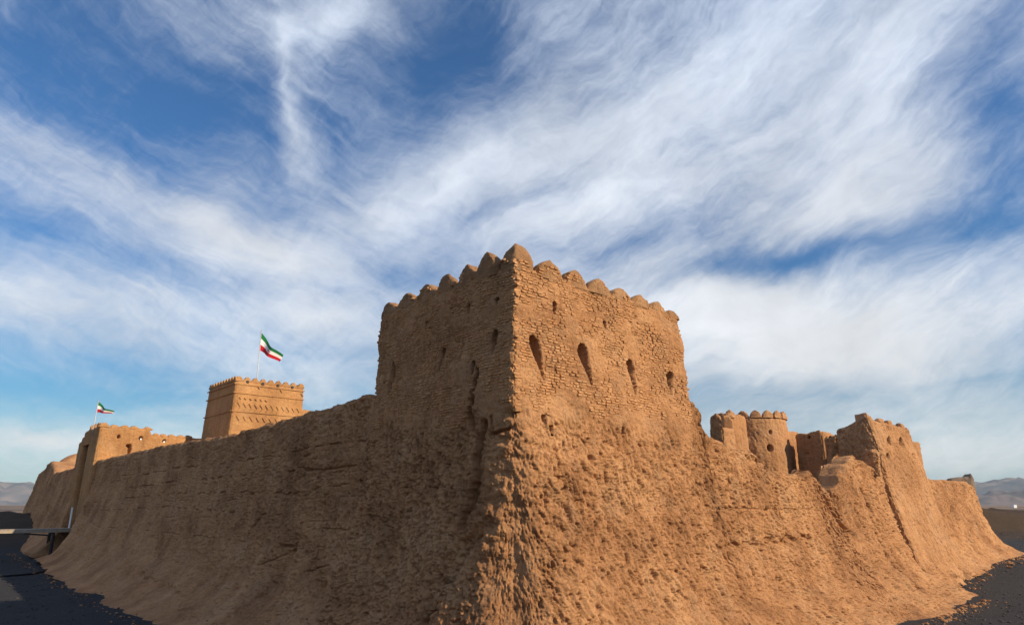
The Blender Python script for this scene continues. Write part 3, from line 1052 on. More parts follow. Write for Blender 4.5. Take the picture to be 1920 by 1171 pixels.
MERL = {'L': [], 'R': []}
ZM = ZP - .20                                # the valleys between battlements
for pk, side, ax, n in ((peaksL, 'L', DL, NL), (peaksR, 'R', DR, NR)):
    us = [0.25] + [uz(x, y, side, -.1)[0] for x, y in pk]
    for i, (x, y) in enumerate(pk):
        u, z = uz(x, y, side, -.1)
        gap = (us[i + 1] - us[i]) if i else us[2] - us[1]
        MERL[side].append((u, gap * 1.02, z - ZM))
        me = merlon_mesh(gap * 1.02, z - ZM, .48, i + (20 if side == 'R' else 0), .05 * math.sin(i * 2.3))
        o = link('merlon', me, M_CAP)
        c = C0 + ax * u + n * (.01 + float(low_relief(np.array([C0 + ax * u]), np.array([ZP]))[0]))
        ang = math.atan2(-n[1], -n[0]) - math.pi / 2       # local +y points into the tower
        o.parent = tower; o.matrix_parent_inverse = Matrix.Translation(-Vector(tower.location))
        o.matrix_basis = Matrix.Translation((c[0], c[1], ZM)) @ Matrix.Rotation(ang, 4, 'Z')
# the corner battlement is an L in plan: one limb on each face under one blunt head
zc = uz(966, 457, 'R')[1]
me = ring_solid('merlon', .98, zc - ZM + .26, .80, p=1.9, seed=50, amp=.035, seg=24, rows=13, sharp=.45)
o = link('merlon', me, M_CAP)
lr0 = float(low_relief(np.array([C0]), np.array([ZP]))[0])
cc_ = C0 + DR * (.47 - lr0) + DL * (.40 - lr0)
place(o, cc_[0], cc_[1], ZM, DR, tower)
tag(o, 'taller corner battlement at the tower peak')
# battlements on the two hidden sides
for k in range(6):
    c = C0 + DR * (uR - .25) + DL * (1.4 + k * 1.05)
    me = ring_solid('merlon', .98, .5, .46, p=1.7, seed=70 + k, amp=.05)
    place(link('merlon', me, M_BRICK), c[0], c[1], ZP - .10, DL, tower)
for k in range(7):
    c = C0 + DL * (uL - .25) + DR * (1.2 + k * 1.05)
    me = ring_solid('merlon', .98, .5, .46, p=1.7, seed=90 + k, amp=.05)
    place(link('merlon', me, M_BRICK), c[0], c[1], ZP - .10, DR, tower)

# ---- the bricks of the tower faces ----
protos = []
for k in range(10):
    jr = np.random.default_rng(100 + k)
    x, z, y = .5, .5, 1.0
    back = [(-x, 0, -z), (x, 0, -z), (x, 0, z), (-x, 0, z)]
    mid = [(-x, .72, -z), (x, .72, -z), (x, .72, z), (-x, .72, z)]
    fr = [(-x * .84, 1, -z * .66), (x * .84, 1, -z * .66), (x * .84, 1, z * .66), (-x * .84, 1, z * .66)]
    V = np.array(back + mid + fr)
    V[4:] += jr.uniform(-1, 1, (8, 3)) * np.array([.045, .12, .10])
    F = []
    for r in (0, 4):
        for i in range(4):
            F.append((r + i, r + (i + 1) % 4, r + 4 + (i + 1) % 4, r + 4 + i))
    F.append((8, 9, 10, 11))
    protos.append((V, np.array([f for f in F])))
proto_me = [[None, None] for _ in range(10)]

bricks = []
CH = .092
for side in ('L', 'R'):
    ax, n, tang = (DL, NL, uL) if side == 'L' else (DR, NR, uR)
    sl = slotsL if side == 'L' else slotsR
    cr = [c for c in cracksT if c.side == side]
    zc_ = 3.55; row = 0
    while zc_ < ZP + .34:
        w = float(w_tower(np.array(zc_), np.array(-3.65)))
        a = -w + random.uniform(.0, .2)
        if side == 'L': a += .0
        while a < tang - .12:
            ln = random.choice([.20, .215, .23, .24, .12]) * random.uniform(.92, 1.08)
            ca = a + ln / 2
            bricks.append((side, ca, zc_ + random.uniform(-.008, .008), ln, w, row))
            a += ln + random.uniform(.008, .028)
        zc_ += CH * random.uniform(.97, 1.03); row += 1
# evaluate relief at every brick at once
BP = np.array([C0 + (DL if b[0] == 'L' else DR) * b[1] + (NL if b[0] == 'L' else NR) * b[4] for b in bricks])
BZ = np.array([b[2] for b in bricks])
lowr = low_relief(BP, BZ)
a_, b_ = rl(BP)
er = fbm(a_ * 1.5 + 20, b_ * 1.5, BZ * 1.7, 3)                 # where the face has lost bricks
zone = 3.6 + .9 * (fbm(a_ * .8, b_ * .8, BZ * .3, 2) + .5)
crk = sum(c(BP, BZ) for c in cracksT[:2])
sel = []
for i, b in enumerate(bricks):
    if BZ[i] < zone[i] + .25: continue
    if BZ[i] > ZP - .12:
        ok_ = False
        for um, wm, hm in MERL[b[0]]:
            t = (BZ[i] + .04 - ZM) / hm
            if t < .78 and abs(b[1] - um) + b[3] * .5 < wm / 2 * max(1 - t ** 2.1, 0) ** .72 - .01: ok_ = True
        if b[1] + b[4] < .62 and BZ[i] < ZM + .42: ok_ = True
        if not ok_: continue
    if er[i] > .40 and random.random() < .7: continue
    if random.random() < .06: continue
    sls = slotsL if b[0] == 'L' else slotsR
    if any(s.field(np.array(b[1]), np.array(b[2])) < 1.35 or s.field(np.array(b[1] + b[3] * .4), np.array(b[2])) < 1.15 or s.field(np.array(b[1] - b[3] * .4), np.array(b[2])) < 1.15 for s in sls): continue
    if b[0] == 'L':
        if crk[i] < -.06: continue
        if BZ[i] < 4.5 and b[1] < .9: continue
    sel.append(i)
inst = []
for i in sel:
    side, ca, z, ln, w, row = bricks[i]
    ax, n = (DL, NL) if side == 'L' else (DR, NR)
    depth = .14
    prd = lowr[i] + random.uniform(-.010, .009) + .008 * er[i]
    # the corner is eroded back a little
    cor = .05 * math.exp(-((ca + w) / .16) ** 2)
    ctr = C0 + ax * ca + n * (w + prd - cor - depth)
    hgt = CH * random.uniform(.72, .93)
    sgn = -1 if side == 'L' else 1
    X = Vector((ax[0] * sgn, ax[1] * sgn, 0)); Y = Vector((n[0], n[1], 0)); Zv = Vector((0, 0, 1))
    rot = random.uniform(-.035, .035)
    Xr = X * math.cos(rot) + Zv * math.sin(rot); Zr = Zv * math.cos(rot) - X * math.sin(rot)
    M = Matrix(((Xr.x * ln, Y.x * depth, Zr.x * hgt, ctr[0]), (Xr.y * ln, Y.y * depth, Zr.y * hgt, ctr[1]), (Xr.z * ln, Y.z * depth, Zr.z * hgt, z), (0, 0, 0, 1)))
    dist = math.hypot(ctr[0], ctr[1], z - EYE)
    inst.append((dist / max(ln, .15), random.randrange(10), M, random.random() < .25))
inst.sort(key=lambda t: t[0])
for dst, k, M, pale in inst[:300]:
    if proto_me[k][pale] is None:
        V, F = protos[k]
        me = mesh_py('brick', V, F); me.materials.append(M_BRICK2 if pale else M_BRICK)
        proto_me[k][pale] = me
    o = bpy.data.objects.new('brick', proto_me[k][pale])
    COL.objects.link(o); o.parent = tower
    o.matrix_parent_inverse = Matrix.Translation(-Vector(tower.location))
    o.matrix_basis = M
for pale, mm in ((False, M_BRICK), (True, M_BRICK2)):
    VV = []; FF = []; c = 0
    for dst, k, M, pl in inst[300:]:
        if pl != pale: continue
        V, F = protos[k]
        A = np.array(M)
        VV.append(V @ A[:3, :3].T + A[:3, 3]); FF.append(F + c); c += len(V)
    o = link('brick_courses', mesh_np('brick_courses', np.concatenate(VV), np.concatenate(FF), smooth=False), mm, tower)
    tag(o, kind='stuff')

def flare_of(poly, FRONT_N, front=1.0, back=-.6):
    """outward creep of each edge: the front batters outwards, the back follows it, the ends stay put"""
    r = []
    for i in range(4):
        e = poly[(i + 1) % 4] - poly[i]; e = e / np.linalg.norm(e); n = np.array([e[1], -e[0]])
        r.append(front if n @ FRONT_N > .9 else back if n @ FRONT_N < -.9 else 0.0)
    return r


# ------------------------------------------------------------------ left curtain wall
def polyline_z(side, pix, off=0.0):
    pts = sorted(uz(x, y, side, off) for x, y in pix)
    u = np.array([p[0] for p in pts]); z = np.array([p[1] for p in pts])
    return lambda q: np.interp(q, u, z)


topL = polyline_z('L', [(712, 757), (698, 752), (690, 743), (681, 740), (668, 742), (655, 746), (640, 753), (622, 757), (600, 766), (575, 772), (540, 783), (500, 795), (460, 807),
                        (440, 812), (400, 818), (380, 822), (350, 827), (300, 836), (250, 848), (205, 858), (178, 864)], .15)
crL = [Crack('L', [(520, 1020), (508, 1062), (500, 1110), (480, 1150), (470, 1200)], [.10, .22, .28, .3, .3], .20, 1.6, .12),
       Crack('L', [(520, 1030), (500, 1045), (470, 1060)], .035, .12, 1.5, .06),
       Crack('L', [(540, 1075), (560, 1065), (580, 1060)], .035, .12, 1.8, .08), Crack('L', [(468, 972), (458, 990), (452, 1010)], .05, .22, 1.1, .06),
       Crack('L', [(505, 1023), (520, 1026)], .06, .22, 1.4, .04), Crack('L', [(620, 1063), (650, 1068), (690, 1100), (760, 1115)], .05, .14, 1.8, .1),
       Crack('L', [(540, 875), (590, 880), (648, 870)], .035, .13, .7, .04), Crack('L', [(570, 990), (640, 995)], .025, .09, 1.2, .03),
       Crack('L', [(250, 912), (330, 900), (420, 893), (520, 884), (560, 880), (690, 868)], .035, .17, .6, .16, 1.1), Crack('L', [(230, 933), (330, 926), (450, 922), (530, 925), (640, 905), (700, 900)], .03, .14, .7, .18, 1.3),
       Crack('L', [(200, 905), (300, 880), (450, 862), (600, 835), (700, 820)], .03, .13, .5, .14, .9), Crack('L', [(560, 992), (640, 993), (690, 985)], .03, .14, 1.0, .1, 1.6),
       Crack('L', [(170, 958), (300, 950), (420, 960), (520, 965)], .035, .13, 1.0, .15, 1.0), Crack('L', [(275, 950), (272, 1000)], .08, .2, 1.0, .12), Crack('L', [(250, 1080), (330, 1110), (380, 1160)], .18, .16, 2.2, .2)]


def disp_left(P, Z, E, below):
    a, b = rl(P)
    aL = (P - C0) @ DL; aR = (P - C0) @ DR
    front = sstep(1.5, .3, aR)
    out = low_relief(P, Z, 1.3)
    nearness = sstep(34, 8, aL)
    foot = sstep(.2, -1.2, Z)
    out = out + rough_relief(P, Z, .75 + .35 * nearness, .6 + .4 * nearness) * (1 - .2 * foot) * (.5 + .5 * front)
    out = out + lifts(P, Z, .92, .12) * (1 - .6 * foot)
    out = out + foot * .12 * fbm(a * .9, b * .9, Z * .5, 3)
    # the talus swells and dips along the wall
    out = out + foot * .35 * pn(aL * .22, 0 * Z, 4.0)
    for c in crL:
        out = out + c(P, Z) * front
    out = out + .12 * np.exp(-(below / .5) ** 2) * fbm(a * 1.8, b * 1.8, Z * 1.8, 3)
    return out


GW = 'curtain walls of the fort'
wallL = empty('curtain_wall', (*(C0 + DL * 25), -3.2), 'long shaded mud curtain wall running left from the big corner tower to the gatehouse', 'wall', GW)
u0, u1 = uL - .35, uz(187, 797, 'L', .55)[0] + .6
TH = 1.7
polyL = ccw([C0 + DL * u1, C0 + DL * u0, C0 + DL * u0 + DR * TH, C0 + DL * u1 + DR * TH])
fL = []
for i in range(4):
    p, q = polyL[i], polyL[(i + 1) % 4]
    if np.allclose(p, C0 + DL * u1) and np.allclose(q, C0 + DL * u0):
        fL.append((u1 - seen_cols(u1, u0, 1.45, 'L')) / (u1 - u0))
    elif np.allclose(p, C0 + DL * u0):
        fL.append(np.linspace(0, 1, 14))
    elif np.allclose(q, C0 + DL * u1):
        fL.append(np.linspace(0, 1, 10))
    else:
        fL.append(np.linspace(0, 1, 200))
mud_solid('wall', wallL, M_MUD, polyL, fL, 330, lambda P, e: zfoot_L((P - C0) @ DL) - .25,
          lambda P, e: topL((P - C0) @ DL) + .10 * fbm(P[:, 0] * 1.3, P[:, 1] * 1.3, 1.0, 4), lambda Z, ZB: w_curtain(Z, ZB) * (1 + (np.interp(ZB, [-3.6, -3.1, -2.8], [.17, .0, -.14])) * sstep(2.5, .5, Z - ZB)), disp_left, flare=flare_of(polyL, NL, 1.0, -.4))

# ------------------------------------------------------------------ right curtain wall
topR = polyline_z('R', [(1270, 735), (1289, 742), (1300, 748), (1312, 756), (1320, 770), (1324, 788), (1328, 808), (1345, 816), (1360, 830), (1370, 841), (1409, 844), (1420, 850),
                        (1428, 860), (1436, 874), (1444, 885), (1470, 889), (1505, 890), (1512, 881), (1521, 882), (1530, 895), (1545, 916), (1558, 919), (1562, 900), (1568, 874),
                        (1582, 869), (1588, 858), (1593, 852), (1600, 855), (1608, 860), (1620, 864), (1637, 877), (1657, 883), (1680, 900)], .4)
crR = [Crack('R', [(1618, 918), (1632, 935), (1640, 955)], [.2, .32, .18], .7, 1.0, .12), Crack('R', [(1640, 955), (1648, 985), (1652, 1030), (1662, 1075), (1668, 1100)], [.12, .2, .26, .3, .2], .6, 1.3, .14),
       Crack('R', [(1560, 920), (1575, 950), (1590, 985), (1606, 1005)], [.05, .09, .09, .05], .3, 1.1, .07), Crack('R', [(1605, 880), (1612, 905), (1618, 925)], .10, .3, .8, .07),
       Crack('R', [(1275, 1060), (1295, 1095), (1315, 1140), (1320, 1171)], .06, .2, 2.0, .1), Crack('R', [(1320, 1138), (1335, 1105), (1345, 1090)], .05, .16, 2.2, .08),
       Crack('R', [(1200, 1000), (1280, 1035), (1380, 1025), (1480, 1015), (1540, 1012)], .10, .13, 1.5, .35), Crack('R', [(1265, 1052), (1330, 1050), (1365, 1055)], .06, .12, 2.0, .1),
       Crack('R', [(1385, 880), (1386, 950), (1384, 1040)], .04, .10, 1.2, .05), Crack('R', [(1155, 950), (1390, 953), (1560, 955)], .03, .06, 1.2, .1)]


def disp_right(P, Z, E, below):
    a, b = rl(P)
    aR = (P - C0) @ DR; aL = (P - C0) @ DL
    out = low_relief(P, Z, 1.0)
    foot = sstep(-.4, -1.8, Z)
    front = sstep(1.5, .3, aL)
    out = out + rough_relief(P, Z, 1.25, 1.15) * (1 - .15 * foot) * (.4 + .6 * front) + lifts(P, Z, .88, .05) * .7
    out = out + sstep(9.5, 13, aR) * foot * (.20 * fbm(a * .8, b * .8, Z * .35, 3) + .05 * pn(a * 2.4, b * 2.4, Z * .6))
    # broad piers at the torn right end
    out = out + .28 * np.exp(-((aR - U1612) / 1.1) ** 2) - .18 * np.exp(-((aR - U1560) / .8) ** 2)
    for c in crR:
        out = out + c(P, Z) * front
    out = out + .16 * np.exp(-(below / .5) ** 2) * fbm(a * 1.8, b * 1.8, Z * 1.8, 3)
    return out


U1612 = uz(1605, 945, 'R', .8)[0]; U1560 = uz(1560, 945, 'R', .8)[0]
wallR = empty('curtain_wall', (*(C0 + DR * 18), -3.2), 'sunlit pitted mud curtain wall with a broken stepped top, right of the big corner tower', 'wall', GW)
v0, v1 = uR - .3, uz(1672, 945, 'R', 0)[0]
polyR = ccw([C0 + DR * v0, C0 + DR * v1, C0 + DR * v1 + DL * .55, C0 + DR * v0 + DL * .55])
fR = []
for i in range(4):
    p, q = polyR[i], polyR[(i + 1) % 4]
    if np.allclose(p, C0 + DR * v0) and np.allclose(q, C0 + DR * v1):
        u = seen_cols(v0, v1, 1.35, 'R')[1:-1]
        u = np.sort(np.concatenate([u, np.linspace(uz(1538, 905, 'R', .8)[0], uz(1572, 905, 'R', .8)[0], 150)]))
        fR.append(np.concatenate([[0], (u - v0) / (v1 - v0), [1]]))
    elif np.allclose(q, C0 + DR * v0):
        fR.append(np.linspace(0, 1, 14))
    elif np.allclose(p, C0 + DR * v1):
        fR.append(np.linspace(0, 1, 14))
    else:
        fR.append(np.linspace(0, 1, 160))
mud_solid('wall', wallR, M_MUD, polyR, fR, 340, lambda P, e: zfoot_R((P - C0) @ DR) - .25,
          lambda P, e: topR((P - C0) @ DR) + .12 * fbm(P[:, 0] * 2.1, P[:, 1] * 2.1, 1.0, 4) + .09 * fbm(P[:, 0] * 11, P[:, 1] * 11, 4.0, 3),
          lambda Z, ZB: w_tower(Z, ZB) * np.interp(ZB, [-3.6, -3.2, -3.03], [1.0, 1.13, 1.0]) - .03, disp_right, flare=flare_of(polyR, NR, 1.0, -.65))


# ------------------------------------------------------------------ generic lesser masses
def disp_plain(k=1.0, pits=.8, liftd=.05):
    def f(P, Z, E, below):
        a, b = rl(P)
        return low_relief(P, Z, k * .6) + rough_relief(P, Z, k, pits) + lifts(P, Z, .9, liftd) + .10 * k * np.exp(-(below / .4) ** 2) * fbm(a * 2, b * 2, Z * 2, 3)
    return f


def block(name, parent, material, o2, lenL, lenR, z0, ztop, batter=.06, foot=0.0, k=1.0, pits=.8, liftd=.05, cols=(60, 60), rows=90, zb=None, jag=.05, holes=()):
    """rectangular mass whose nearest corner is o2; lenL metres along the left wall's direction, lenR along the right wall's"""
    poly = ccw([o2 + DL * lenL, o2, o2 + DR * lenR, o2 + DR * lenR + DL * lenL])
    fr = []
    for i in range(4):
        e = poly[(i + 1) % 4] - poly[i]
        fr.append(np.linspace(0, 1, (cols[0] if abs(e @ DL) > abs(e @ DR) else cols[1]) + 1))
    zt = ztop if callable(ztop) else (lambda P: np.full(len(P), float(ztop)))

    def wf(Z, ZB):
        h = Z - ZB
        H = max(.1, (np.max(Z) - np.min(Z)))
        return batter * (np.max(Z) - Z) + foot * np.exp(-h / 1.1)
    base_d = disp_plain(k, pits, liftd)

    def dd_(P, Z, E, below):
        r = base_d(P, Z, E, below)
        for (hx_, hy_, hz_, rh, rv_, dep) in holes:
            q = ((P[..., 0] - hx_) ** 2 + (P[..., 1] - hy_) ** 2) / rh ** 2 + ((Z - hz_) / rv_) ** 2
            r = r - dep * np.exp(-q ** 3)
        return r
    return mud_solid(name, parent, material, poly, fr, rows, zb or (lambda P, e: np.full(len(P), float(z0))),
                     lambda P, e: zt(P) + jag * fbm(P[:, 0] * 1.7, P[:, 1] * 1.7, 3, 3), wf, dd_)


# ------------------------------------------------------------------ second tower on the right wall
t2 = empty('watch_tower', (*(C0 + DR * 26), -2.6), 'ruined leaning mud tower with broken battlements, farther along the right wall', 'tower')
n2 = 1.0                                # how far it stands proud of the curtain at its foot
uA = uz(1640, 850, 'R', .2)[0]; uB = uz(1699, 778, 'R', .0)[0]
o2 = C0 + DR * uA + NR * .10
zt2 = 6.25


def top2(P):
    aR = (P - o2) @ DR; aL = (P - o2) @ DL
    z = zt2 + .42 * np.exp(-(aR / .55) ** 2) * np.exp(-((aL) / .7) ** 2) - .42 * np.clip(aL / 1.8, 0, 1.2)
    return z + .05 * np.sin(aR * 5)


def w2(Z, ZB):
    return np.interp(Z, [-3.3, -2.9, -2.3, -1.2, .5, 2.5, 4.3, 6.4, 7.2], [3.3, 2.55, 2.1, 1.62, 1.12, .72, .45, .0, 0])


p2 = ccw([o2 + DL * 1.85, o2, o2 + DR * (uB - uA), o2 + DR * (uB - uA) + DL * 1.85])
f2 = [np.linspace(0, 1, 131)] * 4
sl2 = [Slot('R', 1655, 786, 1656, 797, 2.6, .2), Slot('R', 1661, 820, 1666, 836, 4, .2), Slot('R', 1683, 824, 1689, 839, 3.5, .2), Slot('R', 1658, 850, 1660, 862, 2.5, .4), Slot('R', 1706, 851, 1709, 861, 2.2, .4)]


def disp2(P, Z, E, below):
    a, b = rl(P)
    out = low_relief(P, Z, .7) + rough_relief(P, Z, .8, .9) + lifts(P, Z, .5, .04)
    out = out + .14 * np.exp(-(below / .4) ** 2) * fbm(a * 2, b * 2, Z * 2, 3)
    aL = (P - C0) @ DL
    for s in sl2:
        out = out + 1.3 * s(P, Z) * (aL < .6)
    out = out + .4 * sstep(-1.0, -2.6, Z) * fbm(a * 1.1, b * 1.1, Z * 1.1, 3)
    return out


mud_solid('wall', t2, M_OLD, p2, f2, 260, lambda P, e: np.full(len(P), -3.3), lambda P, e: top2(P), w2, disp2,
          flare=[1.0 if n_ @ NR > .9 else .35 if n_ @ NL > .9 else 0.0 for n_ in [np.array([(p2[(i + 1) % 4] - p2[i])[1], -(p2[(i + 1) % 4] - p2[i])[0]]) / np.linalg.norm(p2[(i + 1) % 4] - p2[i]) for i in range(4)]])
for i, (x, y, w) in enumerate([(1651, 771, .55), (1667, 772, .6), (1689, 771, .7)]):
    u, z = uz(x, y, 'R', .1)
    c = C0 + DR * u - NR * .1
    me = ring_solid('merlon', w * 1.15, .40, .45, p=3.0, seed=200 + i, amp=.04, sharp=.5)
    place(link('merlon', me, M_OLD), c[0], c[1], zt2 - .12, DR, t2)
# the broken stub standing on its near corner, and the lower annex on the far side
block('stub', t2, M_OLD, C0 + DR * uz(1642, 860, 'R', .7)[0] + NR * .75, .8, .5, uz(1648, 892, 'R', .7)[1], uz(1646, 843, 'R', .7)[1], batter=.02, cols=(14, 14), rows=50, jag=.15)
uC = uz(1729, 836, 'R', -.3)[0]
block('annex', t2, M_OLD, C0 + DR * (uB - .5) - NR * .3, 3.2, uC - uB + .5, -2.5, uz(1722, 828, 'R', -.3)[1], batter=.012, cols=(40, 30), rows=110, k=.6, jag=.12)

# ------------------------------------------------------------------ far length of the right wall
wallF = empty('curtain_wall', (*(C0 + DR * 40), -2.0), 'low far length of the right wall beyond the ruined tower, ending at the fort corner', 'wall', GW)
fu0, fu1 = uC - 1.2, uz(1826, 905, 'R', .1)[0]
topF = polyline_z('R', [(1725, 893), (1737, 895), (1760, 899), (1790, 900), (1806, 901), (1818, 904), (1826, 909), (1832, 912)], .2)
polyF = ccw([C0 + DR * fu0, C0 + DR * fu1, C0 + DR * fu1 + DL * 30, C0 + DR * fu0 + DL * 30])


def wF(Z, ZB):
    h = Z - ZB
    return np.interp(h, [0, .3, .9, 1.8, 3, 4.3, 5.6], [2.5, 1.7, 1.05, .65, .38, .2, 0])


fF = []
for i in range(4):
    p, q = polyF[i], polyF[(i + 1) % 4]
    fF.append(np.linspace(0, 1, 150 if abs((q - p) @ DR) > abs((q - p) @ DL) else 90))


def dispF(P, Z, E, below):
    a, b = rl(P)
    return low_relief(P, Z, 1.3) + rough_relief(P, Z, 1.2, .9) + .1 * sstep(.4, -1.2, Z) * fbm(a, b, Z * .6, 3)


mud_solid('wall', wallF, M_MUD, polyF, fF, 130, lambda P, e: zfoot_R((P - C0) @ DR) - .25, lambda P, e: topF((P - C0) @ DR) + .06 * fbm(P[:, 0], P[:, 1], 2, 3), wF, dispF)
# dark ruined parapet above its far end
q = at(1803, 900, 55.0)
ruin = empty('ruined_parapet', (q[0], q[1], 1.0), 'dark broken parapet with an upright stump behind the far right corner of the fort', 'ruin')
pa = at(1780, 899, 55); pb = at(1831, 905, 55)
lenp = pb[0] - pa[0]


def topP(P):
    s = (P[:, 0] - pa[0]) / lenp
    return np.interp(s, [0, .3, .6, .78, .86, .93, 1.0], [at(1780, 898, 55)[2], at(1790, 895, 55)[2], at(1805, 893, 55)[2], at(1815, 893, 55)[2], at(1821, 889, 55)[2], at(1826, 887, 55)[2], at(1830, 893, 55)[2]])


pp = ccw([pa[:2], pb[:2], pb[:2] + np.array([.2, 1.0]), pa[:2] + np.array([.2, 1.0])])
mud_solid('wall', ruin, M_GREYMUD, pp, [np.linspace(0, 1, 60), np.linspace(0, 1, 12), np.linspace(0, 1, 60), np.linspace(0, 1, 12)], 40, lambda P, e: np.full(len(P), 0.5),
          lambda P, e: topP(P), lambda Z, ZB: Z * 0, disp_plain(.4, .4))

# ------------------------------------------------------------------ round tower behind the right wall
dR_ = 45.0
ctr = at(1432, 800, dR_)[:2] + np.array([-.12, 2.2])
rt = empty('round_tower', (*ctr, -1.5), 'half-round mud tower with eight knobbed battlements behind the broken right wall', 'tower')
rad = 2.42
zrt = at(1428, 781, dR_)[2]
poly = [ctr + rad * np.array([math.cos(a), math.sin(a)]) for a in np.linspace(0, 2 * math.pi, 25)[:-1]]
slr = [at(1451, 838, 44.0), at(1454, 807, 44.0)]


def disp_round(P, Z, E, below):
    a, b = rl(P)
    out = low_relief(P, Z, .5) + rough_relief(P, Z, .55, .7) + lifts(P, Z, .45, .03)
    for s, r in zip(slr, (.17, .09)):
        out = out - .5 * np.exp(-(((P[..., 0] - s[0]) / r) ** 2 + ((Z - s[2]) / (r * 1.25)) ** 2) ** 2) * (P[..., 1] < ctr[1])
    return out


mud_solid('wall', rt, M_OLD, poly, [np.linspace(0, 1, 13)] * 24, 170, lambda P, e: np.full(len(P), -1.5), lambda P, e: np.full(len(P), zrt),
          lambda Z, ZB: .035 * (zrt - Z) + .10 * sstep(zrt - 1.2, zrt - 2.8, Z), disp_round, round_=0)
for k in range(18):
    a = -math.pi / 2 + (k - 3.5) * (2 * math.pi / 18)
    d_ = np.array([math.cos(a), math.sin(a)])
    c = ctr + (rad + .03) * d_
    o = link('merlon', merlon_mesh(.74, .50, .34, 300 + k), M_OLD)
    o.parent = rt; o.matrix_parent_inverse = Matrix.Translation(-Vector(rt.location))
    o.matrix_basis = Matrix.Translation((c[0], c[1], zrt - .06)) @ Matrix.Rotation(math.atan2(-d_[1], -d_[0]) - math.pi / 2, 4, 'Z')
# lit wall stub joining it on the left, and low wall on its right
o_ = at(1368, 800, 43.5)[:2]
block('flank_wall', rt, M_OLD, o_, 1.1, 2.3, -1.5, at(1370, 773, 43.5)[2], batter=.03, cols=(30, 40), rows=130, jag=.12, k=.55, pits=.6)
me = ring_solid('merlon', .6, .55, .45, p=2.4, seed=321, amp=.05)
c = at(1368, 775, 43.9)
place(link('merlon', me, M_OLD), c[0], c[1], c[2] - .3, DR, rt)
o_ = at(1476, 830, 46.5)[:2]
block('flank_wall', rt, M_OLD, o_, 1.6, 2.2, -1.5, at(1485, 806, 46.5)[2], batter=.01, cols=(24, 40), rows=110, jag=.06, k=.5, pits=.6)

# ruined vault left of it, seen dark between the two towers
o_ = at(1356, 790, 40.5)[:2]
M_VAULT = M_OLD
rv = empty('ruined_vault', (*o_, -1.5), 'small ruined vault with a dark shaded side, between the big tower and the round tower', 'ruin')
block('wall', rv, M_OLD, o_, 1.15, 1.5, -1.5, lambda P: np.interp((P - o_) @ DL, [0, .15, .5, .85, 1.15], [at(1352, 800, 40.5)[2], at(1350, 783, 40.5)[2] + .05, at(1340, 777, 41)[2] + .1, at(1330, 784, 42)[2], at(1326, 800, 42)[2]]), batter=0, cols=(40, 14), rows=80)

# ruined house between the round tower and the watch tower
oh = at(1545, 830, 44.0)[:2]
rh = empty('ruined_house', (*oh, -1.5), 'roofless square mud house with one dark side, left of the ruined tower', 'house')
block('wall', rh, M_OLD, oh, 1.95, 2.1, -1.5, lambda P: at(1545, 809, 44)[2] + .12 * np.exp(-(((P - oh) @ DL - .3) / .4) ** 2) - .12 * sstep(.7, 1.7, (P - oh) @ DR), batter=.012, cols=(60, 50), rows=140, jag=.14, k=.5, pits=.6,
      holes=[(*on_plane(1516, 819, NL, .05, oh), .09, .10, .4), (*on_plane(1512, 851, NL, .05, oh), .2, .12, .10), (*on_plane(1560, 850, NR, .05, oh), .12, .3, .3)])
# pale broken pier next to the watch tower
op = at(1573, 840, 41.5)[:2]
pier = empty('ruined_pier', (*op, -1.5), 'narrow pale broken pier standing against the dark side of the ruined tower', 'ruin')
block('wall', pier, M_OLD, op, .9, .5, -1.5, at(1576, 817, 41.5)[2], batter=.02, cols=(16, 14), rows=80, jag=.2)

# ------------------------------------------------------------------ keep with herringbone courses (left, behind the wall)
ok = at(436, 760, 62.0)[:2]
zk = at(438, 712, 62.0)[2]
keep = empty('keep', (*ok, -1.0), 'square restored mud keep with herringbone brick bands and toothed battlements, flying the larger flag', 'tower')
LK, RK = 7.3, 6.9
block('wall', keep, M_FAR, ok, LK, RK, -1.0, zk, batter=.028, k=.35, pits=.5, liftd=.02, cols=(70, 90), rows=170, jag=.0)


def keep_pt(u, z, out, side='R'):
    n = NR if side == 'R' else NL; ax = DR if side == 'R' else DL
    w = .028 * (zk - z)
    g = ok + ax * u + n * (w + out)
    return Vector((g[0], g[1], z))


def keep_uz(px, py, side='R'):
    n = NR if side == 'R' else NL; ax = DR if side == 'R' else DL
    p = on_plane(px, py, n, .06, ok)
    return float((p[:2] - ok) @ ax), float(p[2])


tri_cache = {}


def tooth(w, h, d, seed):
    """pointed battlement with a rounded tip"""
    pts = [(-w / 2, 0), (w / 2, 0), (w / 2, h * .22), (w * .30, h * .56), (w * .16, h * .88), (0, h), (-w * .16, h * .88), (-w * .30, h * .56), (-w / 2, h * .22)]
    jr = np.random.default_rng(seed)
    pts = [(x + jr.uniform(-.012, .012), z + jr.uniform(-.012, .012)) for x, z in pts]
    k = len(pts)
    V = [(x, -d / 2, z) for x, z in pts] + [(x, d / 2, z) for x, z in pts]
    F = [tuple(range(k)), tuple(range(2 * k - 1, k - 1, -1))] + [(i, i + k, (i + 1) % k + k, (i + 1) % k) for i in range(k)]
    return mesh_py('merlon', V, F)


teeth = [tooth(.68, .56, .34, s) for s in range(4)]
for m_ in teeth: m_.materials.append(M_FAR)


def teeth_row(parent, o2_, ax, nrm, n_, length, z, inset=.2, meshes=teeth, sc=1.0):
    for k in range(n_):
        u = (k + .5) * length / n_
        g = o2_ + ax * u - nrm * inset
        o = bpy.data.objects.new('merlon', meshes[k % 4])
        COL.objects.link(o)
        place(o, g[0], g[1], z - .03, ax, parent)
        o.matrix_basis = o.matrix_basis @ Matrix.Diagonal((length / n_ / .68 * .98, 1, sc * .85, 1))


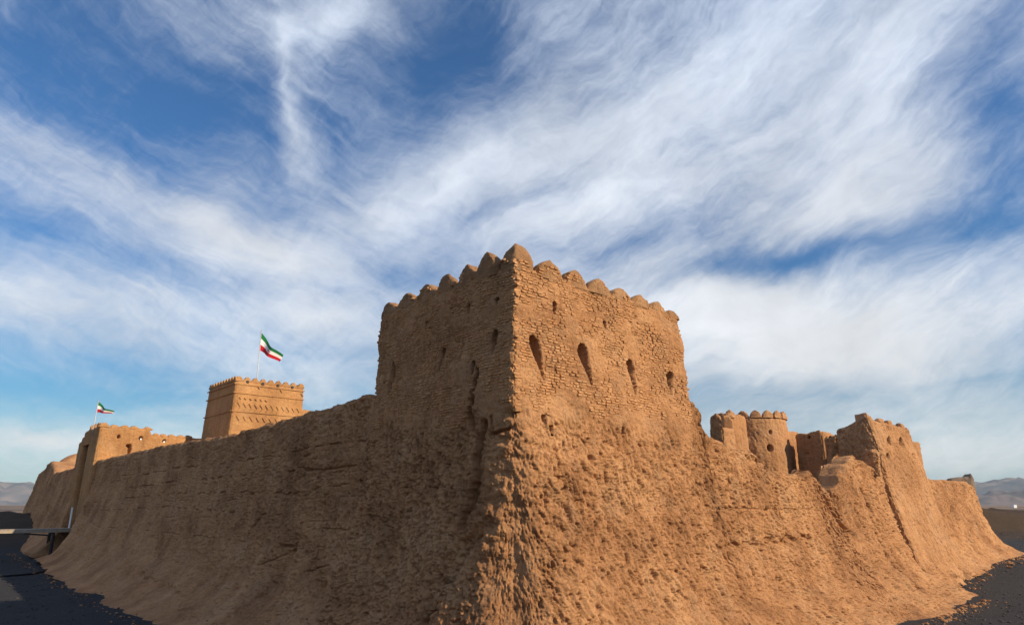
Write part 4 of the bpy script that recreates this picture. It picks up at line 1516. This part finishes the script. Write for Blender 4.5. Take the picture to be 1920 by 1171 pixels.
teeth_row(keep, ok, DR, NR, 9, RK, zk)
teeth_row(keep, ok, DL, NL, 10, LK, zk)
teeth_row(keep, ok + DL * LK, DR, -NR, 9, RK, zk)
teeth_row(keep, ok + DR * RK, DL, -NL, 10, LK, zk)
# string courses
for (y0,) in ((718,), (735,), (770,)):
    z = keep_uz(440, y0)[1]
    V = []; F = []
    beam_vf(keep_pt(-.05, z, .03), keep_pt(RK + .02, z, .03), .09, .10, V, F)
    link('string_course', mesh_py('string_course', V, F), M_FAR, keep)
    V = []; F = []
    beam_vf(keep_pt(-.05, z, .03, 'L'), keep_pt(LK + .02, z, .03, 'L'), .09, .10, V, F)
    link('string_course', mesh_py('string_course', V, F), M_FAR, keep)


def slant(u, z, dx, dz, w, out, side='R'):
    V = []; F = []
    beam_vf(keep_pt(u, z, out, side), keep_pt(u + dx, z + dz, out, side), .14, w, V, F)
    return link('herringbone_brick', mesh_py('herringbone_brick', V, F), M_FAR, keep)


for k in range(12):                        # upper band, then the lower one; each brick leans the way the photo shows
    u, z = .45 + k * .53, keep_uz(446, 754)[1]
    slant(u, z, .26, -.38, .10, .0)
    slant(u + .02, z - .78, .24, .36, .07, -.02)
for k in range(10):
    u, z = .45 + k * .62, keep_uz(446, 779)[1]
    slant(u, z, .28, -.40, .11, .0)
for k in range(6):
    u, z = .5 + k * .5, keep_uz(446, 744)[1]
    slant(u, z, .20, -.15, .08, .02)
for k in range(4):                         # near-black plates paint the shade inside small square ports between the battlements
    u = 1.15 + k * 1.49
    V = []; F = []
    beam_vf(keep_pt(u - .11, zk - .05, .012), keep_pt(u + .11, zk - .05, .012), .05, .26, V, F)
    link('port_shade', mesh_py('port_shade', V, F), M_IRON, keep)
for x, y in ((484, 723), (526, 730), (565, 737)):
    u, z = keep_uz(x, y)
    slant(u, z, .22, -.28, .09, .02)
# battered plinth stepping out on its right side
block('plinth', keep, M_FAR, ok + DR * 1.0 + NR * .02, 5, RK + .1, -1.0, keep_uz(577, 768)[1], batter=.03, k=.3, pits=.4, cols=(20, 40), rows=60)


# ------------------------------------------------------------------ flags
def flag(pole_base, tip, hoist_top, hoist_bot, fly_top, fly_bot, depth, label, fold=0.0, r=.035, base_z=None):
    b = at(*pole_base, depth); t = at(*tip, depth)
    root = empty('flagpole', tuple(b), label, 'flag', 'flagpoles flying over the fort')
    link('pole', tube_mesh('pole', [Vector(b) - Vector((0, 0, .8)), Vector(b), Vector(t)], r), M_STEEL, root)
    Vb = Vector(t)
    fn_ = mesh_py('finial', [], [])
    ico = tube_mesh('finial', [Vb, Vb + Vector((0, 0, .05)), Vb + Vector((0, 0, .1))], [r * 1.2, r * 1.8, .005], 8)
    link('finial', ico, M_STEEL, root)
    HT, HB, FT, FB = [Vector(at(*p, depth)) for p in (hoist_top, hoist_bot, fly_top, fly_bot)]
    nu, nv = 28, 7

    def P(u, v):          # u hoist->fly, v top->bottom
        top = HT.lerp(FT, u); bot = HB.lerp(FB, u)
        p = top.lerp(bot, v)
        L = (FT - HT).length
        sag = -.09 * L * math.sin(u * math.pi) * (1 - .7 * v) + .02 * L * math.sin(u * 9)
        p = p + Vector((0, .16 * L * math.sin(u * 7.5 + v * 1.2) * (.25 + u), sag))
        p.z += fold * math.sin(u * math.pi * .5) * (v ** 2)
        return p

    def stripe(name, v0_, v1_, m_, parent, off=0):
        V = []; F = []
        for i in range(nu + 1):
            for j in range(nv + 1):
                p = P(i / nu, v0_ + (v1_ - v0_) * j / nv)
                V.append(p)
        for i in range(nu):
            for j in range(nv):
                a = i * (nv + 1) + j
                F.append((a, a + 1, a + nv + 2, a + nv + 1))
        return link(name, mesh_py(name, V, F, True), m_, parent)
    f = stripe('flag', 1 / 3, 2 / 3, M_WHITE, root)

    def sub(o):
        o.parent = f; o.matrix_parent_inverse = Matrix.Translation(-Vector(root.location)) @ Matrix.Identity(4)
        o.matrix_parent_inverse = f.matrix_basis.inverted() @ Matrix.Identity(4)
    # children of the flag cloth: f sits at the root's inverse offset, so meshes keep world coordinates
    g = stripe('green_stripe', 0, 1 / 3, M_GREEN, None); rd = stripe('red_stripe', 2 / 3, 1, M_RED, None)
    # emblem: four crescents round an upright stroke
    V = []; F = []

    def quad(u0, u1, v0_, v1_):
        b0 = len(V)
        for (u, v) in ((u0, v0_), (u0, v1_), (u1, v1_), (u1, v0_)):
            V.append(P(u, v) + Vector((0, -.03, 0)))
        F.append((b0, b0 + 1, b0 + 2, b0 + 3))
    quad(.488, .512, .38, .63)
    for sgn in (-1, 1):
        for rr_, w_ in ((.045, .016), (.085, .018)):
            for k in range(6):
                t0 = -.9 + 1.8 * k / 6; t1 = -.9 + 1.8 * (k + 1) / 6
                u0 = .5 + sgn * rr_ * math.cos(t0 * 1.2); u1 = .5 + sgn * rr_ * math.cos(t1 * 1.2)
                v_0 = .505 + .11 * math.sin(t0); v_1 = .505 + .11 * math.sin(t1)
                b0 = len(V)
                for (u, v) in ((u0 - w_ / 2, v_0), (u1 - w_ / 2, v_1), (u1 + w_ / 2, v_1), (u0 + w_ / 2, v_0)):
                    V.append(P(u, v) + Vector((0, -.03, 0)))
                F.append((b0, b0 + 1, b0 + 2, b0 + 3))
    em = link('emblem', mesh_py('emblem', V, F), M_RED)
    for o in (g, rd, em):
        o.parent = f
        o.matrix_parent_inverse = Matrix.Identity(4)
    return root


flag((482, 706), (490, 620), (489.6, 622.5), (487, 656.5), (527.5, 663), (521.5, 676.5), 64.5,
     'tall thin flagpole on the battlemented keep with the larger green, white and red flag', .0, .045)
flag((175.5, 800), (184.5, 751), (184.2, 752.5), (181.5, 772.5), (211, 769.5), (207, 777), 60.5,
     'short flagpole above the gatehouse with the smaller green, white and red flag at far left', .12, .035)

# ------------------------------------------------------------------ gatehouse
ug = uz(187, 797, 'L', .55)[0]
og = C0 + DL * ug + NL * .55
zg = uz(187, 803, 'L')[1]
gate = empty('gatehouse', (*og, -1.0), 'tall mud gatehouse at the left end of the shaded wall with a lit battlemented side', 'gatehouse')
LG, RG = uz(146, 838, 'L', .55)[0] - ug, 12.5


def gate_uz(px, py, side):
    n = NR if side == 'R' else NL; ax = DR if side == 'R' else DL
    p = on_plane(px, py, n, .02, og)
    return float((p[:2] - og) @ ax), float(p[2])


# door recess in the front face: front built as jambs, lintel and recessed door wall
ud0, zd1 = gate_uz(166, 832, 'L'); ud1, _ = gate_uz(150, 860, 'L')
zl2 = gate_uz(147, 829, 'L')[1]


def gtop(P):
    aL = (P - og) @ DL; aR = (P - og) @ DR
    z = zg - .0 * aL
    z = z - (zg - zl2) * sstep(LG - 3.6, LG - 3.2, aL) * .55 - (zg - zl2) * sstep(LG - 1.3, LG - .9, aL) * .45
    return z - .55 * sstep(4.0, 4.4, aR)


def gate_wall(o2_, lL, lR, z0, zt_, nm='wall', mat_=M_FAR, cols=(40, 40), rows=120, holes=()):
    return block(nm, gate, mat_, o2_, lL, lR, z0, zt_, batter=.015, k=.4, pits=.5, liftd=.02, cols=cols, rows=rows, jag=.04, holes=holes)


gh = [(*on_plane(x, y, NR, .05, og), w, h, .5) for x, y, w, h in ((222.5, 818, .11, .18), (243, 842, .13, .45), (241, 835, .19, .14), (264, 821, .14, .18), (308, 826, .12, .14))]
gate_wall(og, ud0, RG, -2.9, gtop, cols=(24, 190), rows=190, holes=gh)
gate_wall(og + DL * ud1, LG - ud1, 6.0, -2.9, gtop, cols=(50, 40))
gate_wall(og + DL * (ud0 - .3) + DR * 1.5, ud1 - ud0 + .6, 5.0, -2.9, lambda P: np.full(len(P), zg - .2), nm='door_wall', cols=(30, 20))
gate_wall(og + DL * (ud0 - .2), ud1 - ud0 + .4, 1.8, zd1, lambda P: np.full(len(P), zg - .05), nm='lintel', cols=(30, 20), rows=50)
# a wooden door leaf at the back of the recess
o = link('door', box_mesh('door', 0, 1.5, -.06, .06, 0, 2.6), M_WOOD)
g = og + DL * (ud0 + .4) + DR * 1.42
place(o, g[0], g[1], -.42, DL, gate)
# battlements along the lit side
for k, (x, y) in enumerate([(190, 791), (217, 797), (235, 797), (253, 798), (277, 808), (293, 812), (309, 813), (324, 814), (340, 816), (354, 818)]):
    u, z = gate_uz(x, y, 'R')
    zb_ = zg - (.55 if u > 4.2 else 0)
    m_ = ring_solid('merlon', .85 if k else 1.0, max(z - zb_ + .1, .3), .4, p=1.5, seed=400 + k, amp=.04, sharp=.6)
    c = og + DR * max(u, .35) - NR * .22
    place(link('merlon', m_, M_FAR), c[0], c[1], zb_ - .08, DR, gate)
for k in range(4):
    c = og + DL * (1.2 + k * 1.5) - NL * .22
    zz_ = float(gtop(np.array([c]))[0])
    m_ = ring_solid('merlon', .8, .5, .4, p=1.5, seed=420 + k, amp=.04, sharp=.6)
    place(link('merlon', m_, M_FAR), c[0], c[1], zz_ - .08, DL, gate)


def arch_window(parent, p3, ax, w, h, name, m_back, m_frame=None):
    """arched recess drawn as a dark inset with a modelled reveal"""
    V = []; F = []
    prof = [(-w, -h), (w, -h), (w, h * .3)] + [(w * math.cos(t), h * .3 + w * 1.1 * math.sin(t)) for t in np.linspace(.3, math.pi - .3, 6)] + [(-w, h * .3)]
    k = len(prof)
    for d in (.03, -.02):
        for x, z in prof: V.append((x, d, z))
    F.append(tuple(range(k, 2 * k)))
    for i in range(k): F.append((i, (i + 1) % k, k + (i + 1) % k, k + i))
    o = link(name, mesh_py(name, V, F), m_back)
    place(o, p3[0], p3[1], p3[2], ax, parent)
    return o


for (x, y) in ((264.5, 822), (308, 827)):
    u, z = gate_uz(x, y, 'R')
    g = og + DR * u + NR * (.015 * (zg - z) + .0)
    arch_window(gate, (*g, z - .03), -DR, .07, .08, 'window_shutter', M_PANEL)

# white panel standing in the doorway
p = at(150.5, 979, 61.0)
g = og + DL * (ud0 + .9) + NL * .25
wp = link('white_panel', box_mesh('white_panel', -.22, .22, -.03, .03, 0, 1.75), M_PANEL)
place(wp, g[0], g[1], -.38, DL)
tag(wp, 'narrow upright white panel standing in the dark gate doorway', 'panel')

# ------------------------------------------------------------------ wall beyond the gate, with its end bastion and a dome behind
ue = ug + LG - .5
wB = empty('curtain_wall', (*(C0 + DL * 75), -1.5), 'shaded mud wall beyond the gatehouse at the far left end of the fort', 'wall', GW)
uend = uz(74, 893, 'L', .1)[0]
topB = polyline_z('L', [(150, 872), (140, 877), (128, 880), (115, 884), (104, 886), (99, 872), (95, 863), (90, 868), (86, 878), (80, 882), (75, 890), (70, 892)], .1)
polyB = ccw([C0 + DL * uend, C0 + DL * (ue - .5), C0 + DL * (ue - .5) + DR * 3, C0 + DL * uend + DR * 3])


def wB_(Z, ZB):
    return np.interp(Z, [-2.6, -1.8, -1.0, 0, 1.5, 3, 5.5, 7], [3.0, 2.1, 1.5, 1.15, .85, .58, .2, 0])


mud_solid('wall', wB, M_MUD, polyB, [np.linspace(0, 1, 120)] * 4, 110, lambda P, e: np.full(len(P), -2.8), lambda P, e: topB((P - C0) @ DL) + .08 * fbm(P[:, 0], P[:, 1], 2, 3), wB_, disp_plain(1.2, .7, .06))
dc = at(152, 870, 84.0)
dm = empty('domed_roof', (dc[0], dc[1], 2.0), 'shallow pale mud dome rising behind the wall left of the gatehouse', 'dome')
V = []; F = []
rx, hz = 3.0, at(150, 849, 84)[2] - 4.6
nR, nS = 14, 40
for i in range(nR + 1):
    t = i / nR * math.pi / 2
    for j in range(nS):
        a = 2 * math.pi * j / nS
        V.append((dc[0] + rx * math.cos(t) * math.cos(a), dc[1] + rx * math.cos(t) * math.sin(a), 4.6 + hz * math.sin(t)))
V = np.array(V); V += .05 * np.stack([pn(V[:, 0] * 1.5, V[:, 1] * 1.5, V[:, 2] * 1.5)] * 3, -1)
for i in range(nR):
    for j in range(nS):
        F.append((i * nS + j, i * nS + (j + 1) % nS, (i + 1) * nS + (j + 1) % nS, (i + 1) * nS + j))
link('dome', mesh_py('dome', V, F, True), M_MUD, dm)
m_ = tube_mesh('drum', [(dc[0], dc[1], -1), (dc[0], dc[1], 4.65)], 3.05, 40)
link('drum', m_, M_MUD, dm)

# ------------------------------------------------------------------ footbridge at the gate
gb = og + DL * (ud0 + ud1) / 2 + NL * .4
br = empty('footbridge', (gb[0], gb[1], -.45), 'flat timber footbridge on iron legs leading to the gate at the far left', 'footbridge')
Lb = 13.0
for k in range(int(Lb / .26)):
    V = []; F = []
    s0 = gb + NL * (k * .26 - 2.2); s1 = s0 + NL * .245
    c = (s0 + s1) / 2
    beam_vf((*(c - DL * 1.0), -.45 + random.uniform(-.008, .008)), (*(c + DL * 1.0), -.45), .24, .07, V, F)
    link('plank', mesh_py('plank', V, F), M_WOOD, br)
for s in (-.95, .95):
    V = []; F = []
    beam_vf((*(gb - NL * 2.2 + DL * s), -.6), (*(gb + NL * (Lb - 2.2) + DL * s), -.6), .10, .22, V, F)
    link('girder', mesh_py('girder', V, F), M_WOOD, br)
for t_ in (1.0, 6.0):
    V = []; F = []
    c = gb + NL * t_
    beam_vf((*(c - DL * 1.1), -.80), (*(c + DL * 1.1), -.80), .16, .16, V, F)
    link('crossbeam', mesh_py('crossbeam', V, F), M_IRON, br)
    for s in (-.95, .95):
        V = []; F = []
        cc2 = c + DL * s
        beam_vf((*cc2, -.88), (*cc2, -3.0), .18, .18, V, F)
        link('leg', mesh_py('leg', V, F), M_IRON, br)
        V = []; F = []
        beam_vf((*cc2, -1.0), (*(cc2 + NL * 1.9), -.82), .09, .09, V, F)
        link('brace', mesh_py('brace', V, F), M_IRON, br)

# hose lying across the ditch floor
pts = []
for (x, y) in [(-60, 1083), (0, 1081), (35, 1079), (70, 1075), (95, 1067), (112, 1056), (117, 1050), (112, 1044), (95, 1040)]:
    d_ = ray(x, y)
    tt_ = np.arange(10, 120, .05)
    hh_ = terrain_z(d_[0] * tt_ / 1300.0, d_[1] * tt_ / 1300.0)
    t_ = tt_[int(np.argmax(EYE + d_[2] * tt_ / 1300.0 < hh_))]
    q_ = d_[:2] * t_ / 1300.0
    pts.append(Vector((q_[0], q_[1], float(terrain_z(np.array([q_[0]]), np.array([q_[1]]))[0]) + .07)))
sm = []
for i in range(len(pts) - 1):
    for k in range(8):
        sm.append(pts[i].lerp(pts[i + 1], k / 8))
for _ in range(6):
    sm = [sm[0]] + [(sm[i - 1] + sm[i] * 2 + sm[i + 1]) / 4 for i in range(1, len(sm) - 1)] + [sm[-1]]
hose = link('water_pipe', tube_mesh('water_pipe', sm, .085, 8), M_HOSE)
tag(hose, 'black pipe curving over the gravel below the footbridge at far left', 'pipe')

# ------------------------------------------------------------------ loose stones
def stone_vf(c, r, jr):
    P0 = np.array([[0, 0, 1], [.9, 0, .45], [.28, .85, .45], [-.72, .53, .45], [-.72, -.53, .45], [.28, -.85, .45],
                   [.72, .53, -.45], [-.28, .85, -.45], [-.9, 0, -.45], [-.28, -.85, -.45], [.72, -.53, -.45], [0, 0, -1]])
    Fi = [(0, 1, 2), (0, 2, 3), (0, 3, 4), (0, 4, 5), (0, 5, 1), (1, 6, 2), (2, 7, 3), (3, 8, 4), (4, 9, 5), (5, 10, 1),
          (2, 6, 7), (3, 7, 8), (4, 8, 9), (5, 9, 10), (1, 10, 6), (6, 11, 7), (7, 11, 8), (8, 11, 9), (9, 11, 10), (10, 11, 6)]
    V = P0 * (1 + jr.uniform(-.25, .25, (12, 1))) * np.array([1, jr.uniform(.6, 1), jr.uniform(.45, .8)]) * r
    a = jr.uniform(0, 6.28); ca, sa = math.cos(a), math.sin(a)
    V = np.stack([V[:, 0] * ca - V[:, 1] * sa, V[:, 0] * sa + V[:, 1] * ca, V[:, 2]], -1)
    return V + c, np.array(Fi)


def scatter(name, X, Y, Zb, Rr, m_, label=None, seed=5):
    jr = np.random.default_rng(seed)
    VV = []; FF = []; c = 0
    T = terrain_z(X, Y)
    Zz = np.maximum(T, Zb)
    for x, y, z, r in zip(X, Y, Zz, Rr):
        V, F = stone_vf(np.array([x, y, z + r * .2]), r, jr)
        VV.append(V); FF.append(F + c); c += 12
    o = link(name, mesh_np(name, np.concatenate(VV), np.concatenate(FF), smooth=False), m_)
    return tag(o, label, kind='stuff')


def foot_line(seed, n, side, a, b, w0, spread, rmin, rmax):
    jr = np.random.default_rng(seed)
    u = jr.uniform(a, b, n); w = w0 + np.abs(jr.normal(0, spread, n))
    ax, nrm, zf = (DR, NR, zfoot_R) if side == 'R' else (DL, NL, zfoot_L)
    P = C0 + u[:, None] * ax + w[:, None] * nrm
    return P[:, 0], P[:, 1], zf(u) - .2, rmin + (rmax - rmin) * jr.random(n) ** 5


scatter('fallen_clods', *foot_line(5, 700, 'R', 6, 27, 4.1, .45, .02, .12), M_OLD, 'fallen mud clods strewn along the foot of the sunlit wall', 5)
scatter('fallen_clods', *foot_line(7, 260, 'R', 27, 47, 2.2, .5, .02, .16), M_OLD, 'fallen mud clods below the ruined tower and the far wall', 7)
scatter('fallen_clods', *foot_line(6, 260, 'L', 8, 60, 4.3, .4, .02, .11), M_MUD, 'fallen mud clods strewn along the foot of the shaded wall', 6)
M_GRAVEL = flat('dark_gravel', (.060, .058, .063), .9, var=.6, sc=1.2)
jr_ = np.random.default_rng(8)
ya = jr_.uniform(28, 62, 3500); xa = -ya * jr_.uniform(.50, .72, 3500)
yb = jr_.uniform(29, 85, 3500); xb = yb * jr_.uniform(.58, .76, 3500)
scatter('gravel', np.concatenate([xa, xb]), np.concatenate([ya, yb]), np.full(7000, -9.0), .02 + .06 * jr_.random(7000) ** 5, M_GRAVEL, 'dark loose gravel on the ditch floor', 8)
for (px, py, lab, m_, r) in ((1792, 1074, 'pale stone on the gravel at the foot of the ruined tower', M_PANEL, .16), (1781, 1073, 'dark stone beside the pale stone at the foot of the ruined tower', M_IRON, .2)):
    d_ = ray(px, py); t_ = 4.3 / -d_[2]
    x, y = d_[0] * t_, d_[1] * t_
    z = float(terrain_z(np.array([x]), np.array([y]))[0])
    V, F = stone_vf(np.array([0, 0, 0]), r, np.random.default_rng(int(px)))
    o = link('stone', mesh_py('stone', V, F), M_GREYMUD if m_ is M_PANEL else m_)
    o.location = (x, y, z + r * .4)
    tag(o, lab, 'stone')

# tiny white building far out on the plain, at the right edge
d_ = ray(1899, 937.0)
hx, hy = d_[0] * 900 / d_[1], 900.0
hz_ = float(terrain_z(np.array([hx]), np.array([hy]))[0])
hut = empty('hut', (hx, hy, hz_), 'tiny white building far out on the plain at the right edge', 'hut')
place(link('wall', box_mesh('wall', -2.2, 2.2, -2, 2, -1, 3.6), M_PANEL), hx, hy, hz_, (1, .2), hut)
place(link('roof', box_mesh('roof', -2.5, 2.5, -2.3, 2.3, 3.603, 3.9), M_PANEL), hx, hy, hz_, (1, .2), hut)

# ------------------------------------------------------------------ desert air
hb = box_mesh('haze', -15000, 15000, -15000, 15000, -60, 620)
hz = bpy.data.objects.new('haze', hb); COL.objects.link(hz)
hm = bpy.data.materials.new('haze_air'); hm.use_nodes = True
hn = hm.node_tree; hn.nodes.clear()
ho = hn.nodes.new('ShaderNodeOutputMaterial'); pv = hn.nodes.new('ShaderNodeVolumePrincipled')
pv.inputs['Color'].default_value = (.70, .84, 1.0, 1)
pv.inputs['Density'].default_value = 5e-5
pv.inputs['Density Attribute'].default_value = ''
pv.inputs['Color Attribute'].default_value = ''
pv.inputs['Temperature Attribute'].default_value = ''
hn.links.new(pv.outputs[0], ho.inputs['Volume'])
hb.materials.append(hm)
tag(hz, kind='stuff')
